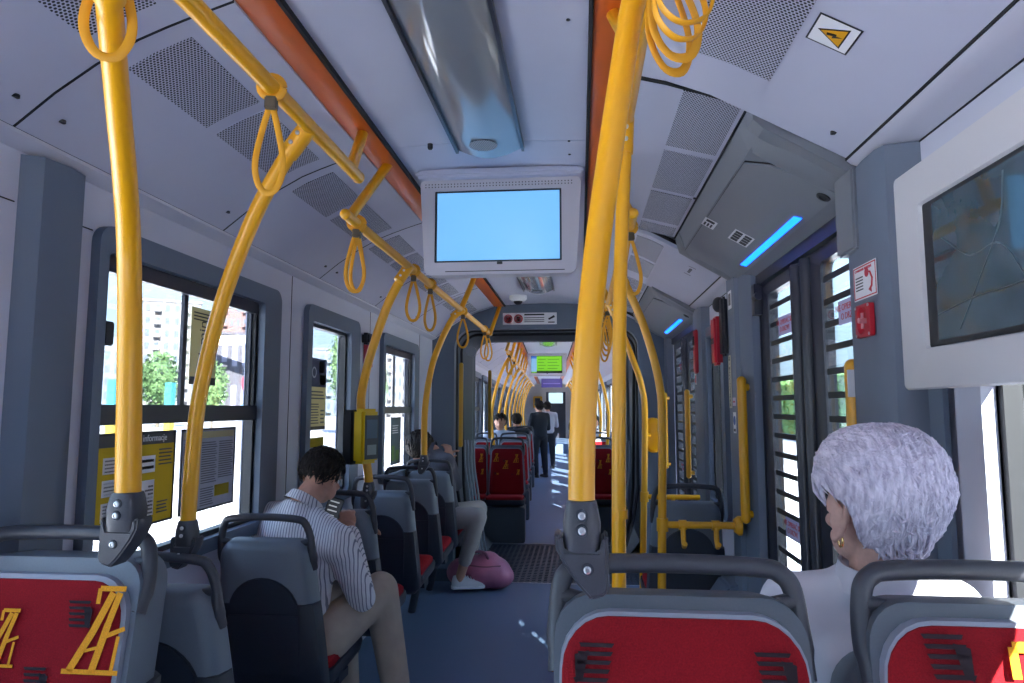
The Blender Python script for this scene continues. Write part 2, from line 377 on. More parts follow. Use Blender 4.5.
wl = [(1.80, 2.78, Z_(-0.47), Z_(0.45)), (3.31, 3.90, Z_(-0.47), Z_(0.44)), (4.62, 5.46, Z_(-0.47), Z_(0.44)),
      (-0.05, 1.30, Z_(-0.47), Z_(0.45)), (-1.9, -0.35, Z_(-0.47), Z_(0.45))]
wall_with_holes('wall_left', XL, -0.06, Y0, Y1, [(a-.0, b+.0, c, d) for a, b, c, d in wl])
win('window_1', XL, -1, 1.76, 2.94, Z_(-0.52), Z_(0.525), *wl[0], hopper=(Z_(-0.05), Z_(0.01)), mull=2.27)
win('window_2', XL, -1, 3.25, 4.06, Z_(-0.52), Z_(0.525), *wl[1])
win('window_3', XL, -1, 4.56, 5.60, Z_(-0.52), Z_(0.525), *wl[2], hopper=(Z_(-0.04), Z_(0.01)), mull=5.02)
win('window_4', XL, -1, -0.11, 1.36, Z_(-0.52), Z_(0.525), *wl[3])
win('window_5', XL, -1, -1.96, -0.29, Z_(-0.52), Z_(0.525), *wl[4])
# near left pillar, faceted
mb = MB(); prof = [(XL, 1.50), (XL+0.045, 1.525), (XL+0.055, 1.60), (XL+0.045, 1.665), (XL, 1.70)]
mb.loft([[(x, y, 0.0) for x, y in prof], [(x, y, H(0.625)) for x, y in prof]]); struct('trim_pillar_left', mb, GREY, smooth=20)
# wall panel joints on the left wall
for i, (ya, yb, z) in enumerate([(0.9, 1.49, 0.50), (1.70, 1.76, 0.50)]):
    mb = MB(); mb.box((XL, ya, H(z)), (XL+0.002, yb, H(z)+0.003)); struct('trim_3', mb, LINEB, smooth=0)
for y in (3.10, 4.33, 5.72):
    mb = MB(); mb.box((XL, y, H(-0.5)), (XL+0.002, y+0.003, H(0.63))); struct('trim_4', mb, LINEB, smooth=0)

# right wall
XD = XR+0.02
wr = [(0.10, 1.44, Z_(-0.55), Z_(0.45)), (-1.9, -0.2, Z_(-0.55), Z_(0.45)), (3.95, 4.35, Z_(-0.55), Z_(0.44)), (1.97, 3.20, 0.02, Z_(0.60)), (4.72, 6.10, 0.02, Z_(0.60))]
wall_with_holes('wall_right', XR, 0.06, Y0, Y1, wr)
win('window_6', XR, 1, 0.05, 1.535, Z_(-0.62), Z_(0.525), *wr[0], trim=WALL)
win('window_7', XR, 1, -1.96, -0.14, Z_(-0.62), Z_(0.525), *wr[1], trim=WALL)
win('window_8', XR, 1, 3.86, 4.44, Z_(-0.62), Z_(0.50), *wr[2])
# pillars beside the doors
def pillar(name, prof, z1, m, z0=0.0, M=TRAM):
    mb = MB(); mb.loft([[(x, y, z0) for x, y in prof], [(x, y, z1) for x, y in prof]]); return struct(name, mb, m, smooth=25, M=M)
pillar('trim_pillar_front', [(XR, 1.67), (0.745, 1.69), (0.735, 1.72), (0.735, 1.80), (0.75, 1.95), (0.78, 1.98), (XR, 1.98)], H(0.64), MIDG)
mb = MB(); mb.box((0.728, 1.85, H(0.42)), (0.765, 1.975, H(0.645))); struct('trim_hinge_box', mb, COVER, bevel=0.006)
pillar('trim_pillar_middle', [(XR, 3.18), (0.79, 3.19), (0.765, 3.25), (0.76, 3.31), (0.742, 3.33), (0.742, 3.49), (0.76, 3.51), (XR, 3.51)], H(0.64), MIDG)
pillar('trim_pillar_window', [(XR, 4.36), (0.77, 4.38), (0.755, 4.42), (0.755, 4.60), (0.78, 4.70), (XR, 4.72)], H(0.64), MIDG)
pillar('trim_pillar_far', [(XR, 6.08), (0.77, 6.10), (0.76, 6.25), (XR, 6.27)], H(0.64), MIDG)
# second lit trim between pillar and front window
mb = MB(); mb.box((XR-0.02, 1.575, 0.3), (XR-0.032, 1.635, H(0.05))); struct('trim_5', mb, GREY, smooth=0)

# ------------------------------------------------------------------ doors
def door_unit(n, ya, yb, M=TRAM, stickers=True):
    e = empty(f'door_{n}', (0, 0, 0)); e['kind'] = 'structure'
    ym = (ya+yb)/2; L = (yb-ya)/2
    zt = H(0.60)
    mb = MB(); mb.box((XR-0.01, ya-0.02, zt-0.045), (XD+0.05, yb+0.02, zt+0.04)); mb.build('header', NAVY, parent=e, M=M, smooth=0)
    for i, (a, b) in enumerate(((ya, ym-0.006), (ym+0.006, yb))):
        f = 0.105
        g0, g1 = (a+0.05, b-0.17) if i == 0 else (a+0.065, b-0.12)
        z0, z1 = 0.05, zt-0.05
        ho = rrect(g0, g1, 0.16, H(0.50), 0.035, 5); oo = rrect(a, b, z0, z1, 0.003, 5)
        mb = MB(); xi, xo = XD-0.012, XD+0.03
        mb.loft([[(xo, p, q) for p, q in ho], [(xi+0.003, p, q) for p, q in ho], [(xi, p-(0.006 if p < (g0+g1)/2 else -0.006), q) for p, q in ho], [(xi, p, q) for p, q in oo], [(xo, p, q) for p, q in oo], [(xo, p, q) for p, q in ho]], caps=False)
        lf = mb.build('door_leaf', NAVY, parent=e, M=M, smooth=30)
        mb = MB(); mb.box((XD-0.006, g0-.01, 0.15), (XD-0.002, g1+.01, H(0.505))); mb.build('pane', DGLASS, parent=lf, M=M, smooth=0)
        mb = MB(); z = H(0.424)
        while z > 0.25: mb.box((XD-0.0105, g0+0.0, z), (XD-0.0075, g1-0.025, z+0.021)); z -= 0.0785
        st = mb.build('safety_stripe', BLACK, parent=lf, M=M, smooth=0); st['kind'] = 'stuff'
        mb = MB(); mb.lathe((xi-0.004, (b-0.05) if i == 0 else (a+0.05), 0), [(0.0, 0.16), (0.026, 0.16), (0.026, zt-0.06), (0.0, zt-0.06)], seg=16); mb.build('leaf_edge_seal', mat('rubber seal', (0.05, 0.052, 0.065), 0.25), parent=lf, M=M)
        if stickers:
            for zc, tx in ((H(0.335 if i else 0.30), 'NIE OPIERAĆ SIĘ\nO DRZWI'), (H(-0.475), 'NIE OPIERAĆ SIĘ\nO DRZWI')):
                yc = g1-0.105 if i else g1-0.10
                yc = g0+0.13 if i == 0 else g0+0.17
                mb = MB(); mb.box((XD-0.014, yc-0.085, zc-0.038), (XD-0.012, yc+0.085, zc+0.038)); p = mb.build('sticker', mat('lilac sticker', (0.55, 0.52, 0.72), 0.5), parent=lf, M=M, smooth=0)
                text(tx, 0.029, M @ frame((XD-0.0145, yc, zc), (0, -1, 0), (0, 0, 1)), SRED, lf)
    mb = MB(); mb.box((XR, ya, 0.0), (XD+0.05, yb, 0.03)); mb.build('threshold', STEEL, parent=e, M=M, smooth=0)
    return e
door_unit(1, 1.985, 3.185)
door_unit(2, 4.74, 6.08)
# dark jambs
mb = MB(); mb.box((XR-0.0, 3.185, 0), (XD+0.03, 3.26, H(0.6))); struct('trim_6', mb, NAVY, smooth=0)
mb = MB(); mb.box((0.79, 3.14, H(0.42)), (0.825, 3.19, H(0.56))); mb.tube([(0.80, 3.10, H(0.50)), (0.80, 3.16, H(0.50))], 0.018); o = mb.build('door_pivot', NAVY, smooth=30); tag(o, 'dark metal door pivot bracket at the top of the first door', 'bracket')

def door_cover(ya, yb, M, label):
    """sloping housing of the door gear above a door, with flap and blue light"""
    e = empty('door_cover', (0, 0, 0), label=label, cat='door cover')
    n = 14; rings = []
    def sect(y, t):            # t 0..1 roundness inset at the ends
        return [(0.486, y, H(0.862)), (0.50, y, H(0.83+0.0*t)), (0.517, y, H(0.775)+0.06*t), (0.60, y, H(0.725)+0.035*t), (0.70, y, H(0.665)+0.012*t), (0.78, y, H(0.617)), (0.823, y, H(0.598)), (0.823, y, H(0.70)), (0.70, y, H(0.80)), (0.486, y, H(0.90))]
    L = yb-ya
    for k in range(n+1):
        y = ya+L*k/n; rings.append(sect(y, 0))
    mb = MB(); mb.loft(rings); mb.build('housing', COVER, parent=e, M=M, smooth=35)
    mb = MB(); mb.prism([(x, ya-0.050, H(h)) for x, h in [(0.486, 0.93), (0.486, 0.80), (0.515, 0.772), (0.60, 0.722), (0.70, 0.660), (0.78, 0.612), (0.823, 0.594), (0.823, 0.74), (0.60, 0.88)]], (0, 0.066, 0)); mb.build('bulkhead', COVER, parent=e, M=M, smooth=0)
    # flap, slightly proud, with rounded far/near ends
    mb = MB(); nrm = Vector((-0.51, 0, -0.86))
    a = Vector((0.522, 0, H(0.770))); b = Vector((0.765, 0, H(0.626)))
    pts = []
    for s, yy in [(0, ya+0.20), (0, yb-0.12), (0.25, yb-0.06), (0.6, yb-0.035), (1, yb-0.03), (1, ya+0.09), (0.6, ya+0.10), (0.25, ya+0.13)]:
        p = a.lerp(b, s); pts.append((p.x, yy, p.z))
    gp = MB(); cc = sum((Vector(p) for p in pts), Vector())/len(pts); gp.prism([cc+(Vector(p)-cc)*1.0+(Vector(p)-cc).normalized()*0.006+nrm*0.0005 for p in pts], nrm*0.002); gp.build('flap_gap', LINEB, parent=e, M=M, smooth=0)
    mb.prism([Vector(p)+nrm*0.001 for p in pts], nrm*0.007); mb.build('flap', mat('flap grey', (0.225, 0.24, 0.265), 0.42), parent=e, M=M, smooth=0, bevel=0.002)
    # blue light
    u = (b-a).normalized(); p = a.lerp(b, 0.885); q0, q1 = ya+0.37, yb-0.36
    mb = MB(); base = Vector((p.x, 0, p.z))+nrm*0.0085
    mb.prism([base-u*0.012+Vector((0, q0+0.02, 0)), base+u*0.012+Vector((0, q0, 0)), base+u*0.012+Vector((0, q1-0.02, 0)), base-u*0.012+Vector((0, q1, 0))], nrm*0.002)
    mb.build('light_strip', mat('blue light', (0.05, 0.5, 1), emit=(0.003, 0.085, 1.0), estr=5.5), parent=e, M=M, smooth=0)
    # rounded near and far bulkheads of the housing
    for yy, sg in ((ya+0.0, -1), (yb, 1)):
        mb = MB(); rr = []
        for k in range(7):
            t = k/6; dx = 0.11*(1-math.sin(t*PI/2)) ; yv = yy - sg*0.13*(1-t)
            rr.append([(0.488+0.0, yv, H(0.85)), (0.512-0.004*t, yv, H(0.78-0.0)), (0.60, yv, H(0.722)-0.014*math.sin(t*PI)), (0.70, yv, H(0.661)-0.014*math.sin(t*PI)), (0.785, yv, H(0.612)), (0.815, yv, H(0.64)), (0.70, yv, H(0.74)), (0.56, yv, H(0.84))])
        mb.loft(rr); mb.build('end_cap', COVER, parent=e, M=M, smooth=50)
    mb = MB(); c = a.lerp(b, 0.90)+nrm*0.008; c.y = ya+0.15
    mb.lathe((0, 0, 0), [(0.022, 0.0), (0.020, 0.004), (0.012, 0.005), (0.010, 0.001)], seg=20); MM = frame(c+nrm*0.001, (0, 1, 0), u); 
    mb.build('lock', DARK, parent=e, M=M @ MM)
    return e, a, b, nrm, u
e, fa, fb, fn, fu = door_cover(1.93, 3.45, TRAM, 'grey sloping housing above the nearest door with bright blue light strip')
def flap_sticker(y, t, L, W, lines, label):
    c = fa.lerp(fb, t); c.y = y; c = c+fn*0.0095
    o = empty('sticker', (0, 0, 0), label=label, cat='sticker')
    M = frame(c, (0, 1, 0), (fu.x, 0, fu.z))
    mb = MB(); mb.box((-L/2, -W/2, -.0005), (L/2, W/2, 0.0005)); mb.build('backing', WHITE, parent=o, M=M, smooth=0)
    mb = MB()
    for x0, y0, x1, y1 in lines: mb.box((x0, y0, 0.0004), (x1, y1, 0.0010))
    mb.build('print', BLACK, parent=o, M=M, smooth=0); return o
flap_sticker(2.79, 0.07, 0.10, 0.055, [(-.04, -.018, -.015, .018), (0, .008, .04, .016), (0, -.006, .04, .002), (0, -.02, .04, -.012)], 'small white pictogram sticker by the inner edge of the door housing')
flap_sticker(2.77, 0.56, 0.14, 0.085, [(-.06, .005, -.035, .035), (-.03, .005, -.005, .035), (0, .005, .025, .035), (.03, .005, .06, .035), (-.06, -.035, -.035, -.005), (-.03, -.035, -.005, -.005), (0, -.035, .025, -.005), (.03, -.035, .06, -.005)], 'larger white and black instruction sticker mid door housing beside blue light')
door_cover(4.60, 6.22, TRAM, 'grey sloping housing above the farther door with blue light strip')
# label on the white panel between the doors
mb = MB(); P = Vector((0.60, 3.78, H(POUT(0.60))))
o = empty('ceiling_label', label='small printed label on the pale ceiling panel between the two doors', cat='label')
text('[ –ozonek– ]', 0.035, frame(P-Vector((0, 0, 0.004)), (0.4, 1, -0.2), (-1, 0.2, 0.5)) , BLACK, o) if False else None
MM = frame((0.60, 3.72, H(POUT(0.60))-0.003), (0, 1, 0), (0.88, 0, -0.48))
mb = MB(); mb.box((-.09, -.02, 0), (-.085, .02, .0006)); mb.box((-.09, .017, 0), (-.08, .02, .0006)); mb.box((.085, -.02, 0), (.09, .02, .0006)); mb.box((.08, .017, 0), (.09, .02, .0006))
for k in range(7): mb.box((-.05+k*.014, -.008, 0), (-.042+k*.014, .008, .0006))
mb.build('print', BLACK, parent=o, M=MM, smooth=0)

# ------------------------------------------------------------------ floor
mb = MB(); mb.box((XL-.06, Y0, -0.05), (XR+.06, 5.80, 0.0)); struct('floor', mb, FLOOR, smooth=0)
mb = MB(); mb.box((XL, Y0, 0.0), (-0.72, 2.15, 0.13)); struct('floor_podium_left', mb, FLOOR, bevel=0.01)
mb = MB(); mb.box((-0.06, Y0, 0.0), (XR, 1.90, 0.13)); struct('floor_podium_right', mb, FLOOR, bevel=0.01)

# ================================================================== GANGWAY
GY0, GY1 = 5.80, 7.45
mb = MB(); mb.box((XL, GY0, -0.05), (XR, GY1, -0.004)); struct('floor_gangway', mb, PLATE, smooth=0)
mb = MB()
for i in range(31):
    for j in range(26):
        x = -1.02+i*0.05; y = GY0+0.05+j*0.06
        if x > 0.5: continue
        mb.box((x, y, -0.004), (x+0.03, y+0.018, 0.002))
o = mb.build('floor_tread_studs', mat('tread stud', (0.05, 0.07, 0.10), 0.5), smooth=0); tag(o, kind='structure')
for y in (GY0, GY1-0.02):
    mb = MB(); mb.box((-1.1, y, -0.003), (0.52, y+0.022, 0.004)); struct('trim_7', mb, mat('threshold strip', (0.30, 0.34, 0.42), 0.35, 0.6), smooth=0)
def arch(x0, x1, zt, r, n=8, zb=0.0, flare=0.0):
    """portal outline from lower left, over the top, to lower right"""
    pts = [(x0, zb)]
    pts.append((x0, zt-r))
    for k in range(1, n+1):
        a = PI-PI/2*k/n; pts.append((x0+r+r*math.cos(a), zt-r+r*math.sin(a)))
    for k in range(0, n+1):
        a = PI/2-PI/2*k/n; pts.append((x1-r+r*math.cos(a), zt-r+r*math.sin(a)))
    pts.append((x1, zb)); return pts
def bulkhead(name, y0, y1, inner, M=TRAM, m=GREY):
    n = len(inner); x0, x1 = XL-.06, XR+.06; zt = H(1.03)
    outer = []
    for i, (x, z) in enumerate(inner):
        cx = -0.33
        if i == 0: outer.append((x0, 0))
        elif i == n-1: outer.append((x1, 0))
        else:
            t = (i-1)/(n-3)
            # project to a big rectangle
            if t < 0.25: outer.append((x0, H(0.3)+(zt-H(0.3))*t*4))
            elif t > 0.75: outer.append((x1, zt-(zt-H(0.3))*(t-0.75)*4))
            else: outer.append((x0+(x1-x0)*(t-0.25)*2, zt))
    mb = MB()
    A = [[(x, y0, z) for x, z in outer], [(x, y0, z) for x, z in inner], [(x, y1, z) for x, z in inner], [(x, y1, z) for x, z in outer]]
    for p, q in zip(A, A[1:]): mb.loft([p, q], caps=False, closed=False)
    return struct(name, mb, m, M=M, smooth=40)
PORT = arch(-1.16, 0.53, H(0.73), 0.17)
bulkhead('wall_portal_near', Y1-0.02, Y1+0.12, PORT)
# bellows: ribbed ring
def bellows(name, ya, yb, M=TRAM, nr=12):
    mb = MB(); A = []
    for k in range(nr*2+1):
        y = ya+(yb-ya)*k/(nr*2); d = -0.010 if k % 2 == 0 else 0.014
        lean = 0.0
        pr = arch(-1.165-d+lean, 0.535+d, H(0.735)+d, 0.18, zb=0.25)
        pr = [(-0.95-d, 0.0)]+pr+[(0.32+d, 0.0)]
        A.append([(x, y, z) for x, z in pr])
    for p, q in zip(A, A[1:]): mb.loft([p, q], caps=False, closed=False)
    return struct(name, mb, GASKET, M=M, smooth=20)
bellows('wall_bellows', Y1+0.11, GY1+0.04)
mb = MB(); mb.box((XL-.08, Y1, -.05), (XL-.06, 7.7, H(1.0))); mb.box((XR+.06, Y1, -.05), (XR+.08, 7.7, H(1.0))); mb.box((XL-.08, Y1, H(0.98)), (XR+.08, 7.7, H(1.04))); struct('wall_gangway_outer', mb, DARK, smooth=0)
# rubber edge of the portal
mb = MB(); mb.tube([(x, Y1+0.10, z) for x, z in [(-0.97, 0.0), (-1.0, 0.12), (-1.10, 0.45), (-1.15, 0.75)]+PORT[1:-1]+[(0.52, 0.75), (0.47, 0.45), (0.37, 0.12), (0.34, 0.0)]], 0.016, seg=8); struct('trim_8', mb, DARK, smooth=60)
mb = MB(); mb.tube([(x*0.985-0.005, Y1+0.30, z-0.02) for x, z in [(-0.97, 0.0), (-1.0, 0.12), (-1.10, 0.45), (-1.13, 0.75)]+PORT[1:-1]+[(0.50, 0.75), (0.47, 0.45), (0.37, 0.12), (0.34, 0.0)]], 0.014, seg=8); struct('trim_9', mb, DARK, smooth=60)
# flared pale lower ribs at the sides of the gangway
for sgn, xa in ((-1, -1.08), (1, 0.45)):
    for k in range(4):
        mb = MB(); x = xa-sgn*k*0.022
        mb.tube(spline([(x, Y1+0.14+k*.04, H(-0.30)), (x-sgn*0.005, Y1+0.14+k*.04, H(-0.55)), (x-sgn*0.05, Y1+0.14+k*.04, H(-0.85)), (x-sgn*0.13, Y1+0.14+k*.04, H(-1.44))], 5), 0.010, seg=8); struct('trim_10', mb, mat('bellows rib', (0.26, 0.30, 0.36), 0.4), smooth=60)
for x, y, z0, z1 in ((-1.10, Y1+0.02, H(-0.36), H(0.42)), (-1.0, GY1+0.10, H(-0.34), H(0.42))):
    mb = MB(); mb.box((x-0.018, y-0.02, z0), (x+0.018, y+0.02, z1)); o = mb.build('grab_bar', mat('ochre bar', (0.55, 0.30, 0.02), 0.4), bevel=0.008)
    tag(o, 'flat yellow grab bar at the left side of the gangway, '+('near edge' if y < 7 else 'far edge'), 'grab bar')
# portal signs
e = empty('notice_sign', label='white no smoking and no drinks notice above the gangway portal', cat='sign')
yq = Y1-0.022
MM = frame((-0.505, yq, H(0.823)), (1, 0, 0), (0, 0, 1))
mb = MB(); mb.box((-0.20, -0.055, 0), (0.20, 0.055, 0.002)); mb.build('plate', WHITE, parent=e, M=MM, smooth=0)
mb = MB()
for cx in (-0.15, -0.055):
    mb.lathe((cx, 0, 0.002), [(0.041, 0), (0.041, 0.001), (0.033, 0.001), (0.033, 0)], seg=24)
    mb.prism([(cx-.026, -.022, .003), (cx-.022, -.026, .003), (cx+.026, .022, .003), (cx+.022, .026, .003)], (0, 0, .001))
mb.build('prohibition_symbol', SRED, parent=e, M=MM)
mb = MB(); mb.box((-0.17, -.004, .002), (-.13, .004, .0025)); mb.prism([(-.07, .018, .002), (-.04, .018, .002), (-.045, -.02, .002), (-.065, -.02, .002)], (0, 0, .0008))
for z in (0.03, 0.005, -0.015, -0.032): mb.box((0.0, z, .002), (0.185, z+(0.014 if z > .02 else .006), .003))
mb.build('print', BLACK, parent=e, M=MM, smooth=0)
e = empty('camera_notice', label='small white surveillance camera notice above the gangway portal', cat='sign')
MM = frame((-0.255, yq, H(0.823)), (1, 0, 0), (0, 0, 1))
mb = MB(); mb.box((-0.05, -0.055, 0), (0.05, 0.055, 0.002)); mb.build('plate', WHITE, parent=e, M=MM, smooth=0)
mb = MB(); mb.prism([(-.03, .0, .002), (.025, .03, .002), (.033, .012, .002), (-.022, -.014, .002)], (0, 0, .001)); mb.box((-.03, -.04, .002), (.03, -.03, .003)); mb.build('print', BLACK, parent=e, M=MM, smooth=0)
e = empty('dome_camera', label='small white dome camera on the ceiling before the gangway', cat='camera')
c = Vector((-0.52, 5.75, H(0.95)))
mb = MB(); mb.lathe(c, [(0.075, 0.01), (0.075, -0.02), (0.06, -0.035), (0.045, -0.04)], seg=24); mb.build('housing', WHITE, parent=e)
mb = MB(); mb.sphere(c+Vector((0, 0, -0.035)), (0.04, 0.04, 0.035)); mb.build('lens_dome', BLACK, parent=e)
mb = MB(); mb.lathe((-1.0, Y1-0.02, H(0.52)), [(0.05, 0), (0.05, -0.01), (0.0, -0.012)], axis='Y', seg=20); 
o = mb.build('speaker_cover', mat('grey cap', (0.18, 0.2, 0.24), 0.5)); tag(o, 'small round grey cap on the bulkhead beside the gangway arch', 'cap')

# ================================================================== CEILING LIGHTS
def ceiling_light(y0, y1, M, label):
    e = empty('ceiling_light', label=label, cat='ceiling light')
    xa, xb = -0.440, -0.205; n = 12; mb = MB()
    ring = lambda y: [(xa+(xb-xa)*k/n, y, H(0.955)-0.035*math.sin(PI*k/n)) for k in range(n+1)]+[(xb, y, H(0.97)), (xa, y, H(0.97))]
    mb.loft([ring(y0), ring(y1)]); mb.build('diffuser', mat('lamp diffuser', (0.25, 0.265, 0.29), 0.12, coat=0.8), parent=e, M=M, smooth=50)
    for x in (xa-0.005, xb+0.005):
        mb = MB(); mb.box((x-0.005, y0, H(0.942)), (x+0.005, y1, H(0.96))); mb.build('side_rail', mat('lamp rail', (0.10, 0.10, 0.12), 0.3, 0.6), parent=e, M=M, smooth=0)
    mb = MB(); mb.lathe((-0.33, y1-0.13, H(0.919)), [(0.05, 0), (0.05, -0.002), (0, -0.002)], seg=24); mb.build('perforated_disc', dots_mat('disc dots', (0.33, 0.35, 0.38), (0.05, 0.05, 0.06), 0.008, 0.008, 0.0022), parent=e, M=M)
    mb = MB(); mb.box((xa, y1-0.12, H(0.915)), (xb, y1-0.0, H(0.94))) if False else None
    return e
ceiling_light(0.75, 2.42, TRAM, 'long glossy curved ceiling light nearest, ahead of the monitor')
ceiling_light(4.15, 5.45, TRAM, 'glossy ceiling light behind the hanging monitor')

# ================================================================== MONITOR (ceiling)
def monitor(cx, y, zt, W, Hh, M, label, screen, extra=None):
    e = empty('ceiling_monitor', label=label, cat='monitor')
    x0, x1, z0, z1 = cx-W/2, cx+W/2, zt-Hh, zt
    pts = [(x0, z1), (x0+0.005, z1-0.02)] 
    out = rrect(x0, x1, z0, z1, 0.025, 5)
    out = [(x + (0.022 if x < cx else -0.022)*(z1-z)/Hh, z) for x, z in out]
    sx0, sx1, sz0, sz1 = cx-0.262, cx+0.245, z0+0.055, z1-0.052
    inn = rrect(sx0-.004, sx1+.004, sz0-.004, sz1+.004, 0.004, 5)
    mb = MB(); A = [[(a, y+0.012, b) for a, b in inn], [(a, y, b) for a, b in inn], [(a, y, b) for a, b in out], [(a, y+0.012, b) for a, b in [(cx+(p-cx)*1.004, q) for p, q in out]], [(cx+(a-cx)*0.95, y+0.10, b+0.005) for a, b in out]]
    mb.loft(A, caps=True); mb.build('housing', mat('monitor grey', (0.50, 0.49, 0.55), 0.45), parent=e, M=M, smooth=35)
    mb = MB(); mb.box((sx0-.004, y+0.006, sz0-.004), (sx1+.004, y+0.012, sz1+.004)); mb.build('screen_border', BLACK, parent=e, M=M, smooth=0)
    if screen:
        mb = MB(); mb.box((sx0+.006, y+0.004, sz0+.004), (sx1-.004, y+0.007, sz1-.004)); mb.build('screen', screen, parent=e, M=M, smooth=0)
    mb = MB()
    mb.box((cx-0.01, y-0.003, z0+0.040), (cx+0.012, y+0.001, z0+0.050)); mb.build('remote_sensor', BLACK, parent=e, M=M, smooth=0)
    mb = MB(); mb.box((cx-0.22, y-0.001, z0+0.012), (cx+0.26, y+0.001, z0+0.015)); mb.build('lower_seam', LINEB, parent=e, M=M, smooth=0)
    mb = MB()
    for i in range(46):
        for j in range(2): mb.box((x0+0.022+i*0.0132, y-0.0015, z1-0.022-j*.011), (x0+0.026+i*0.0132, y+0.001, z1-0.018-j*.011))
    o = mb.build('vent_holes', BLACK, parent=e, M=M, smooth=0); o['kind'] = 'stuff'
    return e, (sx0, sx1, sz0, sz1)
SCR = mat('screen light blue', (0.1, 0.2, 0.3), 0.2, emit=(0.17, 0.50, 1.0), estr=0.88)
monitor(-0.315, 2.66, H(0.928), 0.655, 0.395, TRAM, 'grey monitor with blank light blue screen hanging from the ceiling', SCR)
mb = MB(); out = rrect(-0.66, 0.03, -0.1, 0.02, 0.03, 5)
mb.loft([[(a, 2.62+0.0, H(0.935)+0.02*0) if False else (a, 2.60, H(0.936+.012*(1-((a+.315)/.345)**2))) for a in [(-0.66+0.69*k/12) for k in range(13)]], [(a, 2.80, H(0.936+.012*(1-((a+.315)/.345)**2))) for a in [(-0.66+0.69*k/12) for k in range(13)]]], caps=False, closed=False)
mb2 = MB(); mb2.box((-0.655, 2.615, H(0.925)), (0.025, 2.85, H(0.96))); struct('trim_11', mb2, CEIL, bevel=0.012)

# big passenger display on the right wall
e = empty('wall_display', label='large dark wall display in a pale frame on the right wall', cat='display')
def rr_x(x, pts): return [(x, a, b) for a, b in pts]
dy0, dy1, dz0, dz1 = 0.10, 1.68, H(0.045), H(0.545)
so0 = rrect(dy0, dy1, dz0, dz1, 0.012, 4); si = rrect(0.20, 1.575, H(0.135), H(0.452), 0.006, 4)
mb = MB(); mb.loft([rr_x(0.775, si), rr_x(0.762, [(a+(0.006 if a > 0.9 else -.006), b+(0.006 if b > H(.3) else -.006)) for a, b in si]), rr_x(0.758, so0), rr_x(0.764, [(a+(0.004 if a > 0.9 else -.004), b+(0.004 if b > H(.3) else -.004)) for a, b in so0]), rr_x(0.82, so0)], caps=False)
mb.build('frame', mat('display frame', (0.60, 0.59, 0.60), 0.45), parent=e, smooth=30)
mb = MB(); mb.box((0.770, 0.18, H(0.12)), (0.778, 1.60, H(0.46))); mb.build('bezel', BLACK, parent=e, smooth=0)
m = bpy.data.materials.new('display glass'); t, b = nodes(m); b.inputs['Roughness'].default_value = 0.06; b.inputs['Coat Weight'].default_value = 1.0
tcn = t.nodes.new('ShaderNodeTexCoord'); n1 = t.nodes.new('ShaderNodeTexNoise'); n1.inputs['Scale'].default_value = 6; n1.inputs['Detail'].default_value = 8
t.links.new(tcn.outputs['Object'], n1.inputs['Vector']); r = t.nodes.new('ShaderNodeValToRGB'); t.links.new(n1.outputs['Fac'], r.inputs[0])
r.color_ramp.elements[0].color = (0.035, 0.07, 0.085, 1); r.color_ramp.elements[0].position = .35; r.color_ramp.elements[1].color = (0.06, 0.11, 0.13, 1); r.color_ramp.elements[1].position = .6
t.links.new(r.outputs[0], b.inputs['Base Color'])
mb = MB(); mb.box((0.768, 0.20, H(0.145)), (0.771, 1.535, H(0.444))); mb.build('screen', m, parent=e, smooth=0)
mb = MB()
for pts in [[(1.53, 0.20), (1.40, 0.215), (1.25, 0.22), (1.1, 0.25), (0.9, 0.24)], [(1.50, 0.36), (1.40, 0.30), (1.30, 0.30), (1.22, 0.20)], [(1.45, 0.16), (1.38, 0.24), (1.30, 0.34), (1.28, 0.43)]]:
    mb.tube(spline([(0.7678, y, H(z)) for y, z in pts], 6), 0.0018, seg=6)
mb.build('map_lines', mat('faint map line', (0.07, 0.115, 0.13), 0.3), parent=e)

# ================================================================== SIGNS, right pillar
e = empty('instruction_sign', label='white sign with red border and curved arrow on the grey pillar by the door', cat='sign')
MM = frame((0.7325, 1.800, H(0.325)), (0, -1, 0), (0, 0, 1))
MM = frame((0.741, 1.868, H(0.325)), (0.11, -1, 0), (0, 0, 1)) if False else MM
mb = MB(); mb.box((-0.075, -0.045, 0), (0.065, 0.045, 0.0015)); mb.build('plate', WHITE, parent=e, M=MM, smooth=0)
mb = MB()
for a, b_, c, d_ in ((-.072, -.042, -.069, .042), (.059, -.042, .062, .042), (-.072, .039, .062, .042), (-.072, -.042, .062, -.039)): mb.box((a, b_, .0015), (c, d_, .0022))
mb.tube([(0.01, .022, .002), (.03, .018, .002), (.042, .0, .002), (.038, -.018, .002), (.028, -.026, .002)], 0.0028, seg=6); mb.prism([(.036, -.035, .002), (.018, -.026, .002), (.034, -.017, .002)], (0, 0, .001)); mb.lathe((0.01, .02, .002), [(.012, 0), (.012, .0008), (0, .0008)], seg=16)
mb.build('border_and_arrow', SRED, parent=e, M=MM, smooth=0)
text('OTWIERANIE AWARYJNE', 0.009, MM @ Matrix.Translation((-0.012, .032, .002)), SRED, e)
mb = MB()
for z in (.012, .004, -.004, -.012, -.020): mb.box((-.06, z, .0015), (-.015, z+.003, .0022))
mb.build('print', BLACK, parent=e, M=MM, smooth=0)
e = empty('emergency_handle', label='red emergency door handle box below the red bordered sign', cat='emergency handle')
MM = frame((0.7325, 1.805, H(0.222)), (0, -1, 0), (0, 0, 1))
mb = MB(); o1 = rrect(-.045, .045, -.042, .042, .008, 4); o2 = rrect(-.030, .030, -.034, .034, .028, 4)
